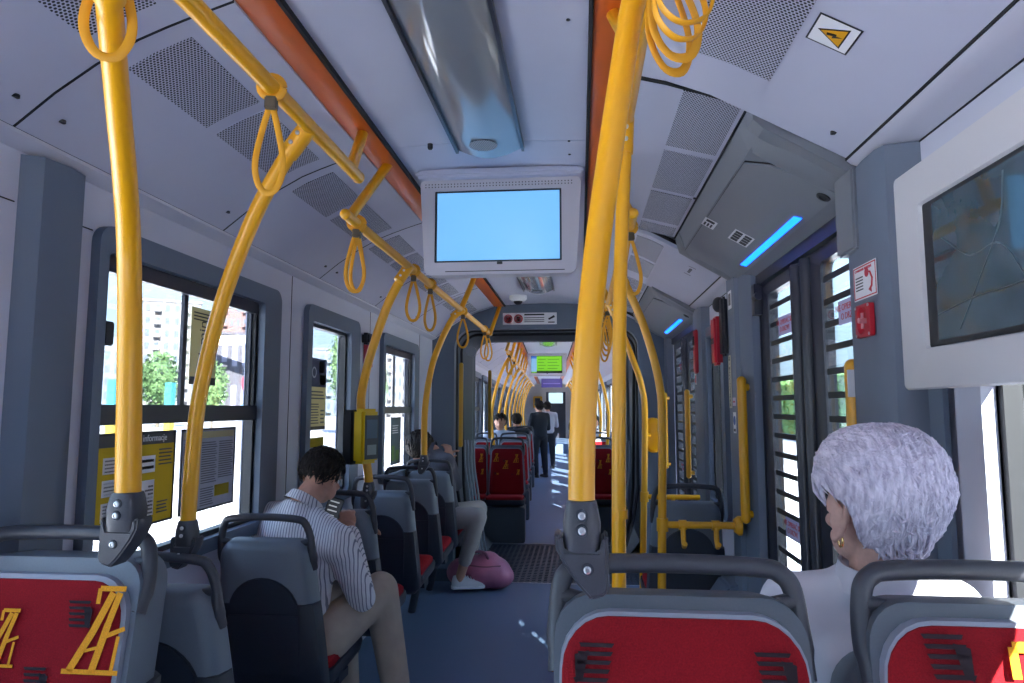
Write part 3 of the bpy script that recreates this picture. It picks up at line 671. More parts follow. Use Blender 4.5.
mb.loft([[(a, b, 0) for a, b in o1], [(a, b, .012) for a, b in o1], [(a*1.03, b*1.03, .014) for a, b in o2], [(a*.8, b*.8, .003) for a, b in o2]]); mb.build('box', PRED, parent=e, M=MM, smooth=40)
mb = MB(); mb.tube([(0, -.02, .012), (0, .02, .012)], .004); mb.tube([(0, 0, .0), (0, 0, .022)], .007); mb.build('lever', mat('pink lever', (0.6, 0.25, 0.3), 0.4), parent=e, M=MM)
mb = MB()
for a in (-.038, .038):
    for b_ in (-.036, .036): mb.lathe((a, b_, .012), [(.004, 0), (.004, .002), (0, .003)], seg=10)
mb.build('screws', STEEL, parent=e, M=MM)
# warning sign on the ceiling
def on_vault(pf, x, y, du=0.02):
    s = (pf(x+du)-pf(x-du))/(2*du); return frame((x, y, H(pf(x))-0.0015), (0, 1, 0), (1, 0, s))
e = empty('warning_sign', label='white sticker with yellow high voltage triangle on the ceiling panel', cat='sign')
MM = on_vault(POUT, 0.536, 1.415)
MM = MM @ Matrix.Rotation(0, 4, 'Z')
mb = MB(); mb.box((-.047, -.047, 0), (.047, .047, .0008)); mb.build('border', BLACK, parent=e, M=MM, smooth=0)
mb = MB(); mb.box((-.043, -.043, .0006), (.043, .043, .0012)); mb.build('plate', WHITE, parent=e, M=MM, smooth=0)
tri = lambda s, z: [(s*math.cos(a)+.004, s*math.sin(a), z) for a in (PI, PI+2*PI/3, PI+4*PI/3)]
tri = lambda s, z: [(s*math.sin(a), -s*math.cos(a)+.006, z) for a in (0, 2*PI/3, 4*PI/3)]
MT = MM @ Matrix.Rotation(PI/2*0, 4, 'Z')
mb = MB(); mb.prism(tri(.040, .0012), (0, 0, .0008)); mb.build('triangle_border', BLACK, parent=e, M=MT, smooth=0)
mb = MB(); mb.prism(tri(.033, .0020), (0, 0, .0008)); mb.build('triangle', mat('warning yellow', (0.75, 0.36, 0.01), 0.5), parent=e, M=MT, smooth=0)
mb = MB(); mb.prism([(-.002, -.014, .003), (.006, -.012, .003), (.002, .0, .003), (.009, .001, .003), (-.003, .020, .003), (.0, .007, .003), (-.007, .006, .003)], (0, 0, .0006)); mb.build('lightning_bolt', BLACK, parent=e, M=MT, smooth=0)

# things between the doors, right
e = empty('fire_extinguisher', label='red boxed fire extinguisher with black cap mounted between the doors', cat='fire extinguisher')
mb = MB(); mb.box((0.712, 3.47, H(0.26)), (0.745, 3.55, H(0.56))); mb.build('bracket', BLACK, parent=e, bevel=0.012)
mb = MB(); mb.box((0.688, 3.55, H(0.22)), (0.730, 3.65, H(0.47))); mb.build('body', PRED, parent=e, bevel=0.012)
mb = MB(); mb.sphere((0.715, 3.56, H(0.53)), (0.03, 0.04, 0.04)); mb.build('cap', BLACK, parent=e)
mb = MB(); mb.box((0.6865, 3.57, H(0.33)), (0.689, 3.63, H(0.36))); mb.build('hook', BLACK, parent=e, smooth=0)
e = empty('hammer_box', label='red emergency hammer box beyond the fire extinguisher', cat='hammer box')
mb = MB(); mb.box((0.735, 4.42, H(0.22)), (0.757, 4.50, H(0.50))); mb.build('box', PRED, parent=e, bevel=0.006)
mb = MB(); mb.box((0.728, 4.44, H(0.40)), (0.74, 4.48, H(0.46))); mb.build('hammer', BLACK, parent=e, bevel=0.003)
def plain_sign(name, X, yc, zc, L, Hh, mcol, label, rows, txtm=BLACK, cat='sign', txt=None, size=.02, rot=0):
    e = empty(name, label=label, cat=cat); MM = frame((X, yc, zc), (0, -1 if X > 0 else 1, 0), (0, 0, 1))
    mb = MB(); mb.box((-L/2, -Hh/2, 0), (L/2, Hh/2, .0015)); mb.build('plate', mcol, parent=e, M=MM, smooth=0)
    if rows:
        mb = MB()
        for (a, b_, c, d_) in rows: mb.box((a*L, b_*Hh, .0014), (c*L, d_*Hh, .0022))
        mb.build('print', txtm, parent=e, M=MM, smooth=0)
    if txt: text(txt, size, MM @ Matrix.Translation((0, 0, .0018)) @ Matrix.Rotation(rot, 4, 'Z'), txtm, e)
    return e, MM
plain_sign('strip_notice', 0.7405, 3.455, H(0.13), 0.055, 0.26, mat('cream paper', (0.60, 0.56, 0.42), .6), 'tall cream notice strip below the fire extinguisher', None, txt='ZASŁANIANIE - SI', size=.032, rot=PI/2)
plain_sign('pictogram_label', 0.7405, 3.41, H(0.53), 0.07, 0.09, WHITE, 'white pictogram label at the top of the pillar between doors', [(-.3, -.3, -.05, .35), (.05, -.3, .3, .35)])
plain_sign('small_notice', 0.7405, 3.38, H(0.03), 0.06, 0.04, mat('pale pink paper', (.6, .5, .6), .5), 'tiny pink notice low on the pillar beside the yellow grab bar', [(-.3, -.1, .3, .1)], SRED)
e, MM = plain_sign('round_sign', 0.7405, 3.38, H(-0.07), 0.055, 0.10, WHITE, 'white sign with round blue symbol on the pillar beside grab bar', [(-.35, -.42, .35, -.3)])
mb = MB(); mb.lathe((0, .01, .0015), [(.022, 0), (.022, .001), (0, .001)], seg=18); mb.build('symbol', mat('blue print', (.05, .12, .35), .5), parent=e, M=MM)
plain_sign('arrow_sticker', 0.752, 4.52, H(0.23), 0.06, 0.16, WHITE, 'white and red sticker on the pillar beside the second door', [(-.3, .1, .3, .4), (-.3, -.42, .3, -.12)], SRED)

# ================================================================== HANDRAILS AND STRAPS
RP = 0.0185
def clamp_ring(mb, p, d, r, L=0.05):
    d = Vector(d).normalized(); p = Vector(p); mb.tube([p-d*L/2, p+d*L/2], r, seg=16)
def ceiling_rail(x, h, ya, yb, stubs, M, label, caps=True, group=None):
    e = empty('ceiling_rail', label=label, cat='handrail', group=group)
    mb = MB(); mb.tube([(x, ya, H(h)), (x, yb, H(h))], RP, seg=16); mb.sphere((x, ya, H(h)), RP*1.05); mb.sphere((x, yb, H(h)), RP*1.05)
    mb.build('bar', YEL, parent=e, M=M)
    for y in stubs:
        mb = MB(); xt = -0.735 if x < 0 else 0.09
        mb.tube([(x, y, H(h)), (xt, y+0.27, H(0.945))], RP, seg=14); mb.build('ceiling_stub', YEL, parent=e, M=M)
    return e
ceiling_rail(-0.68, 0.715, -0.4, 2.0, [0.5, 1.93], TRAM, 'yellow ceiling handrail nearest on the left, above the first seats')
ceiling_rail(-0.79, 0.658, 2.20, 6.0, [2.24, 4.47, 5.97], TRAM, 'long yellow ceiling handrail on the left leading to the gangway')
ceiling_rail(0.118, 0.700, -0.4, 1.66, [0.3, 1.30], TRAM, 'yellow ceiling handrail nearest on the right, above the red seats')
ceiling_rail(0.185, 0.655, 2.28, 6.0, [2.32, 4.2, 5.9], TRAM, 'long yellow ceiling handrail on the right behind the upright poles')

def strap(x, y, h, length=0.235, wid=0.055, rz=0.0, swing=0.0, label='', group=None, clip=True, M=TRAM):
    e = empty('hanging_strap', (x, y, H(h)), label=label, cat='strap', group=group)
    e.rotation_euler = (0, swing, rz)
    if M is not TRAM: e.location = M @ Vector((x, y, H(h)))
    mb = MB(); mb.tube([(0.023*math.cos(a), 0, 0.023*math.sin(a)) for a in [2*PI*k/16 for k in range(17)]], 0.0042, seg=8, flat=2.6); mb.build('rail_loop', YEL2, parent=e)
    zc = -0.028
    if clip:
        mb = MB(); mb.box((-0.013, -0.012, zc-0.026), (0.013, 0.012, zc+0.004)); mb.build('clip', mat('dark clip', (0.10, 0.085, 0.06), 0.4, 0.3), parent=e, bevel=0.003)
    mb = MB(); L = length-0.05
    pts = [(-0.004, 0, zc-0.02), (-wid*0.28, 0, zc-0.02-L*0.25), (-wid*0.5, 0, zc-0.02-L*0.6), (-wid*0.46, 0, zc-0.02-L*0.82), (-wid*0.2, 0, zc-0.02-L*0.98), (wid*0.2, 0, zc-0.02-L*0.98), (wid*0.46, 0, zc-0.02-L*0.82), (wid*0.5, 0, zc-0.02-L*0.6), (wid*0.28, 0, zc-0.02-L*0.25), (0.004, 0, zc-0.02)]
    mb.tube(spline(pts, 4), 0.0026, seg=8, flat=2.7); mb.build('loop', YEL2, parent=e); return e
strap(-0.68, 0.88, 0.715, 0.21, 0.06, 0.5, label='yellow hanging strap behind the nearest left pole')
strap(-0.68, 1.40, 0.715, 0.245, 0.058, 0.25, label='yellow hanging strap on the first left rail, before the rail end')
strap(-0.79, 2.31, 0.658, 0.25, 0.062, 0.35, label='wide yellow hanging strap by the start of the long left rail')
strap(-0.79, 2.335, 0.658, 0.245, 0.050, -0.1, label='narrow yellow hanging strap doubled with another at the long left rail start')
strap(-0.79, 3.16, 0.658, 0.245, 0.062, 0.2, label='yellow hanging strap just past where the second curved pole meets the rail')
strap(-0.79, 3.53, 0.658, 0.25, 0.055, 0.2, label='yellow hanging strap midway along the long left rail')
strap(-0.79, 4.55, 0.658, 0.25, 0.070, 0.2, label='yellow hanging strap beside the third curved pole on the left')
strap(-0.79, 5.62, 0.658, 0.25, 0.065, 0.5, label='yellow hanging strap near the gangway, nearer of the last two')
strap(-0.79, 5.85, 0.658, 0.25, 0.065, -0.2, label='yellow hanging strap near the gangway, last on the left rail')
for i, (y, s, l) in enumerate(((0.90, -0.24, 0.180), (0.915, -0.20, 0.192), (0.935, -0.17, 0.206), (0.950, -0.13, 0.218))):
    strap(0.118, y, 0.700, l, 0.075, 0.15+i*.15, swing=s, label=f'broad yellow hanging strap bunched beside the nearest right pole, {ordn[i]} of four')
strap(0.185, 2.44, 0.655, 0.25, 0.060, 0.3, swing=-0.05, label='yellow hanging strap on the right rail beside the upright pole')
for i, y in enumerate((4.45, 4.62, 4.8, 5.1)): strap(0.185, y, 0.655, 0.25+0.02*i, 0.06, 0.4-i*.25, label=f'yellow hanging strap bunched beyond the upright pole, {ordn[i]} of four')

def pole(name, pts, r, label, cat='pole', group=None, M=TRAM, rj=None, foot=False, joint=None, n=8, topclamp=True):
    e = empty(name, (0, 0, 0), label=label, cat=cat, group=group)
    sp = spline(pts, n); mb = MB(); mb.tube(sp, r, seg=18); r = rj or r; mb.build('tube', YEL, parent=e, M=M)
    if topclamp:
        mb = MB(); d = (sp[-1]-sp[-4]).normalized(); clamp_ring(mb, sp[-1]-d*0.03, d, r*1.22, 0.09); mb.build('upper_joint', YEL, parent=e, M=M)
        for k in (0.0, 0.03):
            mb = MB(); p = sp[-1]-d*(0.03+k-.015); mb.lathe(p+Vector((0, -r*1.22, 0)), [(0.006, 0.001), (0.006, -0.003), (0, -0.004)], axis='Y', seg=10); mb.build('bolt', STEEL, parent=e, M=M)
    if joint: 
        mb = MB(); clamp_ring(mb, joint, (0, 0, 1), r*1.1, 0.02); mb.build('collar', YEL, parent=e, M=M)
    if foot:
        mb = MB(); mb.lathe(sp[0], [(0.05, 0), (0.05, 0.012), (r*1.2, 0.02), (r, 0.05)]); mb.build('floor_flange', YEL, parent=e, M=M)
    return e
def P(x, y, Y): return atY(x, y, Y)
# seat-mounted poles (their lower clamps belong to the poles)
def seat_clamp(parent, top, dirv, r, s=1.0, sgn=1):
    """dark grey two-piece clamp: flared sleeve with two bolts, winged lower bracket with one bolt"""
    p = Vector(top)
    def ring(z, a, b): return [p+Vector((a*math.copysign(abs(math.cos(t))**0.6, math.cos(t)), b*math.copysign(abs(math.sin(t))**0.6, math.sin(t)), z)) for t in [2*PI*k/24 for k in range(24)]]
    mb = MB(); mb.loft([ring(0.001, r*0.9, r*0.9), ring(0.0, r*1.06, r*1.1), ring(-0.006*s, r*1.16, r*1.2), ring(-0.030*s, r*1.40, r*1.35), ring(-0.055*s, r*1.36, r*1.3), ring(-0.068*s, r*1.25, r*1.2)]); mb.build('clamp_sleeve', HAND, parent=parent, smooth=50)
    xs = sgn*s; hw = 0.024*s
    prof = [(-0.038, -0.043), (-0.028, -0.045), (-0.024, -0.066), (0.024, -0.066), (0.029, -0.046), (0.036, -0.043), (0.037, -0.116), (0.032, -0.126), (0.012, -0.132), (-0.006, -0.112), (-0.026, -0.084), (-0.037, -0.062)]
    rings = []
    for yy, k in ((-hw, 0.93), (-hw*0.8, 1.0), (hw*0.8, 1.0), (hw, 0.93)):
        rings.append([p+Vector((0.002*xs+(a-0.002)*xs*k, yy, (-0.085+(b+0.085)*k)*s)) for a, b in prof])
    mb = MB(); mb.loft(rings); mb.build('clamp_bracket', HAND, parent=parent, bevel=0.003*s)
    for (a, z, yy) in ((0, -0.018, -r*1.30), (0, -0.038, -r*1.38), (0.007*xs, -0.090, -hw)):
        mb = MB(); c = p+Vector((a, yy, z*s)); mb.lathe(c, [(0.0085*s, 0.004), (0.0085*s, -0.001), (0.0078*s, -0.002)], axis='Y', seg=18); mb.build('bolt_washer', SEATD, parent=parent)
        mb = MB(); mb.lathe(c, [(0.0052*s, 0.0), (0.0052*s, -0.004), (0.003*s, -0.005), (0.0026*s, -0.003)], axis='Y', seg=14); mb.build('bolt', STEEL, parent=parent)
pA = pole('grab_pole', [P(581.5, 502, 0.98), P(582.5, 433, 0.98), P(588, 341, 0.98), P(597, 250, 0.985), P(606, 183, 0.985), P(619, 92, 0.99), P(634, 0, 1.0), Vector((0.118, 1.0, H(0.70)))], 0.0190, 'thick yellow pole clamped to the red seat corner in the middle')
seat_clamp(pA, P(581.5, 500, 0.98), (-0.01, 0, 1), 0.0190, 1.0, 1)
p1 = pole('grab_pole', [P(128, 492, 1.34), P(129.7, 350, 1.32), P(129, 250, 1.25), P(125, 180, 1.13), P(119, 115, 1.02), P(108.6, 0, 0.86), P(102, -50, 0.80)], [0.0250-0.0083*i/48 for i in range(49)], 'thick yellow pole clamped to the nearest left red seat', rj=0.018)
seat_clamp(p1, P(128, 492, 1.34), (0, 0, 1), 0.0240, 1.12, -1)
p2 = pole('grab_pole', [P(188, 520, 1.80), P(196, 420, 1.79), P(208, 355, 1.77), P(226, 290, 1.74), P(255, 215, 1.69), P(285, 160, 1.65), P(305, 132, 1.63)], 0.0205, 'curved yellow pole between the first and second left seats')
seat_clamp(p2, P(188, 520, 1.80), (0, 0, 1), 0.0195, 0.98, -1)
p3 = pole('grab_pole', [P(369, 482, 3.20), P(361, 410, 3.18), P(366, 372, 3.16), P(376, 338, 3.13), P(389, 302, 3.09), P(404, 274, 3.05), P(407, 269, 3.05)], 0.021, 'curved yellow pole carrying the ticket validator')
seat_clamp(p3, P(369, 482, 3.20), (0, 0, 1), 0.0195, 0.95, -1)
p4 = pole('grab_pole', [P(424, 455, 4.42), P(425, 410, 4.42), P(431, 370, 4.43), P(441, 341, 4.45), P(453, 318, 4.47), P(461, 310, 4.47)], 0.021, 'curved yellow pole before the woman seated by the gangway')
seat_clamp(p4, P(424, 455, 4.42), (0, 0, 1), 0.0195, 0.95, -1)
pole('grab_pole', [(0.080, 1.62, 0.13), (0.085, 1.62, H(-0.4)), (0.097, 1.62, H(0.25)), (0.118, 1.62, H(0.69))], 0.0165, 'straight yellow upright pole right behind the thick middle pole', joint=P(620, 514, 1.62), foot=True)
mb = MB(); 
pole('grab_pole', [(0.355, 3.3, 0.0), (0.37, 3.3, H(-0.8)), (0.386, 3.3, H(-0.1)), (0.376, 3.3, H(0.123)), (0.32, 3.28, H(0.35)), (0.256, 3.26, H(0.516)), (0.19, 3.24, H(0.65))], 0.0195, 'curved yellow pole carrying the hooked cross rail beside the door', foot=True)
pole('grab_pole', [(0.36, 4.3, 0.0), (0.37, 4.3, H(-1.0)), (0.398, 4.3, H(-0.135)), (0.385, 4.3, H(0.124)), (0.303, 4.28, H(0.375)), (0.19, 4.25, H(0.65))], 0.0195, 'slimmer curved yellow pole farther along the right aisle', foot=True)
# cross rail with hooks
e = empty('cross_rail', label='yellow cross rail with two hooks between pole and door pillar', cat='handrail')
zr = P(690, 525, 3.3).z
mb = MB(); mb.tube([(0.375, 3.3, zr), (0.735, 3.3, zr)], 0.0165); clamp_ring(mb, (0.378, 3.3, zr), (0, 0, 1), 0.027, 0.06); mb.build('bar', YEL, parent=e)
for x in (0.47, 0.62):
    mb = MB(); clamp_ring(mb, (x, 3.3, zr), (1, 0, 0), 0.023, 0.035); mb.tube([(x, 3.285, zr-0.01), (x, 3.28, zr-0.07), (x, 3.26, zr-0.09), (x, 3.235, zr-0.075)], 0.012); mb.build('hook', YEL, parent=e)
mb = MB(); mb.lathe((0.735, 3.3, zr), [(0.03, -0.03), (0.045, -0.012), (0.045, 0.0)], axis='X'); mb.build('wall_flange', YEL, parent=e)
e = empty('cross_rail', label='farther yellow cross rail above the grey right seat', cat='handrail')
zr = P(665, 497, 4.3).z
mb = MB(); mb.tube([(0.385, 4.3, zr), (0.72, 4.3, zr)], 0.016); clamp_ring(mb, (0.388, 4.3, zr), (0, 0, 1), 0.026, 0.06); mb.build('bar', YEL, parent=e)
mb = MB(); mb.tube([(0.56, 4.3, zr), (0.56, 4.28, zr-0.08)], 0.013); mb.build('hook', YEL, parent=e)
# vertical grab bars on pillars
def grab_bar(x, y, z0, z1, label, r=0.017):
    e = empty('grab_bar', label=label, cat='grab bar')
    mb = MB(); mb.tube([(x, y, z0), (x, y, z1)], r, seg=16); mb.sphere((x, y, z1), r*1.0); mb.sphere((x, y, z0), r); mb.build('bar', YEL, parent=e)
    for z in (z0+0.02, z1-0.03):
        mb = MB(); mb.tube([(x, y, z), (x+0.035, y+0.01, z)], r*0.8); mb.build('mount', YEL, parent=e)
grab_bar(0.742, 3.23, H(-0.50), H(0.125), 'vertical yellow grab bar on the pillar beyond the nearest door', 0.021)
grab_bar(0.735, 6.02, H(-0.50), H(0.115), 'vertical yellow grab bar beyond the second door', 0.019)
grab_bar(0.735, 4.80, H(-0.46), H(0.11), 'vertical yellow grab bar just before the second door', 0.018)
grab_bar(0.760, 1.985, H(-0.60), H(0.115), 'yellow grab bar behind the old woman, with white paper stuck on', 0.022)
mb = MB(); mb.box((0.735, 1.955, H(0.03)), (0.778, 1.962, H(0.105))); o = mb.build('paper_note', WHITE, smooth=0); tag(o, 'blank white paper note on the yellow grab bar by the door', 'paper')

# validators
e = empty('ticket_validator', label='yellow and black ticket validator on the left curved pole', cat='validator')
c = P(369, 436, 3.08); MM = Matrix.Translation(c) @ Matrix.Rotation(math.radians(66), 4, 'Z')
mb = MB(); mb.box((-0.055, -0.015, -0.125), (0.055, 0.055, 0.125)); mb.build('front_housing', mat('validator yellow', (0.72, 0.48, 0.01), 0.4), parent=e, M=MM, bevel=0.014)
mb = MB(); mb.box((-0.055, 0.05, -0.13), (0.055, 0.12, 0.12)); mb.build('back_housing', BLACK, parent=e, M=MM, bevel=0.012)
mb = MB(); mb.box((-0.045, -0.0175, -0.105), (0.045, -0.0145, 0.095)); mb.build('face_panel', mat('validator panel', (0.05, 0.05, 0.05), 0.3), parent=e, M=MM, smooth=0)
mb = MB(); mb.box((-0.036, -0.019, -0.01), (0.036, -0.017, 0.075)); mb.build('display', mat('validator display', (0.12, 0.16, 0.2), 0.15), parent=e, M=MM, smooth=0)
mb = MB(); mb.box((-0.03, -0.019, -0.085), (0.03, -0.017, -0.04)); mb.build('card_reader_mark', mat('reader', (.25, .27, .25), 0.3), parent=e, M=MM, smooth=0)
e = empty('ticket_validator', label='rounded yellow ticket validator on the far right pole', cat='validator')
c = P(653, 435, 4.42)
mb = MB(); mb.loft([[(c.x+a*k, c.y+d, c.z+b*k) for a, b in rrect(-0.05, 0.05, -0.11, 0.11, 0.045, 5)] for k, d in ((0.8, -0.05), (1, -0.03), (1, 0.03), (0.85, 0.05))]); mb.build('housing', YEL, parent=e, smooth=50)
mb = MB(); mb.box((c.x-0.025, c.y+0.049, c.z-0.03), (c.x+0.03, c.y+0.055, c.z+0.05)); mb.build('display', BLACK, parent=e, smooth=0)
mb = MB(); mb.tube([c, Vector((0.40, 4.32, c.z))], 0.012); mb.build('mount', YEL, parent=e)

# ================================================================== SEATS
def trap(wb, wt, z0, z1, r, n=5):
    """rounded trapezoid outline in (x,z)"""
    pts = rrect(-0.5, 0.5, 0, 1, 0.001, n); out = []
    base = rrect(-wb/2, wb/2, z0, z1, r, n)
    for x, z in base:
        t = (z-z0)/(z1-z0); out.append((x*(1+(wt/wb-1)*t), z))
    return out
REC = 0.20   # recline: backwards lean per metre of height
def ysh(z): return -(z-0.45)*REC
def motif(mb, o, ux, uz, s, y=0.0, mi=1):
    """yellow line figure like the fabric print (stick tower with cabin), in the cushion plane; o,ux,uz are vectors"""
    def L(a, b, w=0.010):
        a = Vector(a); b = Vector(b); d = (b-a).normalized(); n = Vector((-d.y, d.x))*w/2
        q = [a+n, b+n, b-n, a-n]; mb.prism([o+ux*p.x*s+uz*p.y*s for p in q], ux.cross(uz).normalized()*-0.0007, mi)
    for a, b, wd in [((-.07, 0), (.09, 0), .012), ((-.05, 0), (.0, .10), .020), ((.0, .10), (.04, .20), .020), ((.015, 0), (.04, .12), .020), ((.04, .12), (.06, .20), .018), ((.0, .21), (.075, .21), .014), ((.0, .17), (.0, .21), .012), ((.07, .0), (.075, .09), .010), ((.04, .09), (.09, .11), .012), ((-.02, .05), (.02, .06), .008)]:
        L(a, b, wd)
def comb(mb, o, ux, uz, s, flip=1, mi=2):
    for k in range(5):
        z = -k*0.0125; q = [(0, z), (0.055, z), (0.052, z-0.0062), (0.004, z-0.0062)]
        q = [(a+0.006*k*0.4, b) for a, b in q]
        mb.prism([o+ux*a*flip*s+uz*b*s for a, b in q], ux.cross(uz).normalized()*-0.0005, mi)
    mb.prism([o+ux*a*flip*s+uz*b*s for a, b in [(0.040, -.011), (0.062, -.017), (0.061, -.058), (0.050, -.054)]], ux.cross(uz).normalized()*-0.0005, mi)
def make_seat(style, W=0.42, taper=0.86, hh=0.08, cr=0.05, hr=1.0, handle=True, legs='pedestal', co=0.0, det=2, topz=0.97, depth=0.075, shade=None, figs=None, lift=0.0):
    """local origin on the floor under the backrest; the seat faces +Y. style: 'shell' plain, 'double' thick rear"""
    e = empty('passenger_seat')
    n = 6 if det > 1 else 3
    wt = W*taper
    def loft_out(outl, ys, insets, m, name, parent, z_c=None, smooth=50):
        mb = MB(); R = []
        cz = sum(z for _, z in outl)/len(outl)
        for yy, ins in zip(ys, insets):
            R.append([(x*(1-ins/(W/2)), yy+ysh(z), cz+(z-cz)*(1-ins/0.28)) for x, z in outl])
        mb.loft(R); return mb.build(name, m, parent=parent, smooth=smooth)
    up = trap(W, wt, 0.60, topz, 0.055, n)
    sh = loft_out(trap(W, wt, 0.44, topz, 0.06, n), [-depth, -depth*0.75, -0.02, 0.0, 0.004], [0.035, 0.010, 0.0, 0.0, 0.012], shade or SEATG, 'back_shell', e)
    # dark lower shell hugging the pale one
    mb = MB(); R = []
    for z, k, bk in ((0.36, 0.80, 0.6), (0.40, 0.98, 1), (0.55, 1.0, 1), (0.70, 1.0, 1), (0.735, 0.995, 1), (0.737, 0.97, 0.95)):
        hw = (W/2+0.004)*(1-(1-wt/W)*(z-0.44)/(topz-0.44))*k; d = depth*bk+0.004
        R.append([(x, yy+ysh(z), z) for x, yy in [(-hw, -0.004), (-hw, -d*0.55), (-hw*0.97, -d*0.85), (-hw*0.84, -d), (0, -d*1.03), (hw*0.84, -d), (hw*0.97, -d*0.85), (hw, -d*0.55), (hw, -0.004)]])
    mb.loft(R); mb.build('lower_shell', SEATD, parent=e, smooth=50)
    if det > 1:
        mb = MB(); pts = [(W*0.33*math.cos(a), 0.70+0.135*math.sin(a)) for a in [PI*k/16 for k in range(17)]]
        mb.prism([(x, -depth-0.010+ysh(z), z) for x, z in pts], (0, 0.012, 0)); mb.prism([(x, -depth-0.010+ysh(z), z) for x, z in [(-W*.33, 0.70), (-W*.30, 0.47), (W*.30, 0.47), (W*.33, .70)]], (0, 0.012, 0))
        mb.build('rear_insert', SEATD, parent=e, bevel=0.004)
        if style == 'shell':
            lg = rrect(-0.055, 0.055, 0.875, 0.925, 0.015, 4); li = rrect(-0.052, 0.052, 0.878, 0.922, 0.013, 4)
            mb = MB(); f = lambda pts, dd: [(x, -depth*0.985-dd+ysh(z), z) for x, z in pts]
            mb.loft([f(li, 0.0), f(li, 0.004), f(lg, 0.004), f(lg, 0.0)], caps=False); lo = mb.build('embossed_badge', SEATG, parent=e)
            MMt = Matrix.Translation((0, -depth-0.003+ysh(0.90), 0.90)) @ Matrix.Rotation(PI/2+math.atan(REC), 4, 'X')
            text('Taboo', 0.030, MMt, mat('embossed', (0.20, 0.25, 0.30), 0.4), lo)
    # cushion front with pale piping
    pip = trap(W*0.955, wt*0.955, 0.455, topz-0.030+co, cr+0.005, n)
    loft_out(pip, [0.0, 0.018, 0.020], [0.0, 0.0, 0.006], SEATL, 'piping', e)
    ck = 0.91 if co == 0 else 0.935
    cu = trap(W*ck, wt*ck, 0.462, topz-(0.040 if co == 0 else 0.036)+co, cr, n)
    mb = MB(); R = []; cz = 0.7
    for yy, ins in zip([0.0, 0.022, 0.030, 0.034], [0.0, 0.0, 0.01, 0.05]):
        R.append([(x*(1-ins/(W/2)), yy+ysh(z), cz+(z-cz)*(1-ins/0.28)) for x, z in cu])
    mb.loft(R)
    ux, uz = Vector((-1, 0, 0)), Vector((0, -REC, 1)).normalized()
    def fp(x, z): return Vector((x, 0.0345+ysh(z), z))
    for kind, x, z, s, fl in (figs or []):
        if kind == 'm': motif(mb, fp(x, z), ux, uz, s)
        else: comb(mb, fp(x, z), ux, uz, s, fl)
    mb.build('backrest_cushion', [RED, FYEL, FBLK], parent=e, smooth=40)
    # seat pan and squab
    mb = MB(); R = []
    for z, k in ((0.375, 0.86), (0.39, 0.97), (0.425, 1.0), (0.445, 0.98)):
        R.append([(x*k, 0.01+0.215+(y-0.215)*k, z+(0.02*(y/0.43))) for x, y in rrect(-W/2, W/2, 0.0, 0.43, 0.05, n)])
    mb.loft(R); mb.build('seat_pan', SEATD, parent=e, smooth=50)
    mb = MB(); R = []
    for z, k in ((0.44, 0.93), (0.468, 0.93), (0.478, 0.88), (0.480, 0.6)):
        R.append([(x*k, 0.03+0.20+(y-0.20)*k, z+(0.02*(y/0.43))) for x, y in rrect(-W/2, W/2, 0.0, 0.41, 0.05, n)])
    mb.loft(R); mb.build('seat_cushion', RED, parent=e, smooth=50)
    if handle:
        hw = wt/2+(0.001 if hh > .06 else -0.006)
        yb = -0.030
        pts = [(-hw*1.0, yb+ysh(topz-0.11)+.014, topz-0.11), (-hw*1.01, yb+ysh(topz-.05), topz-0.05), (-hw*0.99, yb+ysh(topz), topz+0.01*hh/.08), (-hw*0.90, yb+ysh(topz+hh*.75), topz+hh*.72), (-hw*0.72, yb+ysh(topz+hh), topz+hh*.93), (0, yb+ysh(topz+hh), topz+hh*1.02), (hw*0.72, yb+ysh(topz+hh), topz+hh*.93), (hw*0.90, yb+ysh(topz+hh*.75), topz+hh*.72), (hw*0.99, yb+ysh(topz), topz+0.01*hh/.08), (hw*1.01, yb+ysh(topz-.05), topz-0.05), (hw*1.0, yb+ysh(topz-.11)+.014, topz-0.11)]
        sp = spline(pts, 5); nn = len(sp)
        rs = [0.0135*hr+0.006*max(0, 1-min(i, nn-1-i)/9.0)*(1 if min(i, nn-1-i) > 2 else 0.4) for i in range(nn)]
        mb = MB(); mb.tube(sp, rs, seg=12); mb.build('handle', HAND, parent=e, smooth=60)
        for sg in (-1, 1):
            mb = MB(); a = Vector((sg*hw*0.985, yb+ysh(topz-.02), topz-0.01)); mb.tube([a, a+Vector((-sg*0.035, 0.0, -0.004)), a+Vector((-sg*0.065, 0.0, 0.000))], [0.014, 0.010, 0.004], seg=10); mb.build('handle_lug', HAND, parent=e)
    # support
    if legs == 'pedestal':
        mb = MB(); mb.tube([(0, 0.20, 0.39), (0.0, 0.20, 0.30), (-0.06, 0.20, 0.0-lift)], 0.028, seg=10); mb.box((-0.19, 0.15, 0.35), (0.19, 0.26, 0.385)); mb.build('support', SEATD, parent=e)
    elif legs == 'box':
        mb = MB(); mb.box((-W/2+0.0, 0.0, 0.0-lift), (W/2, 0.36, 0.375)); mb.build('plinth', mat('plinth grey', (0.07, 0.09, 0.115), 0.5), parent=e, bevel=0.01)
    return e
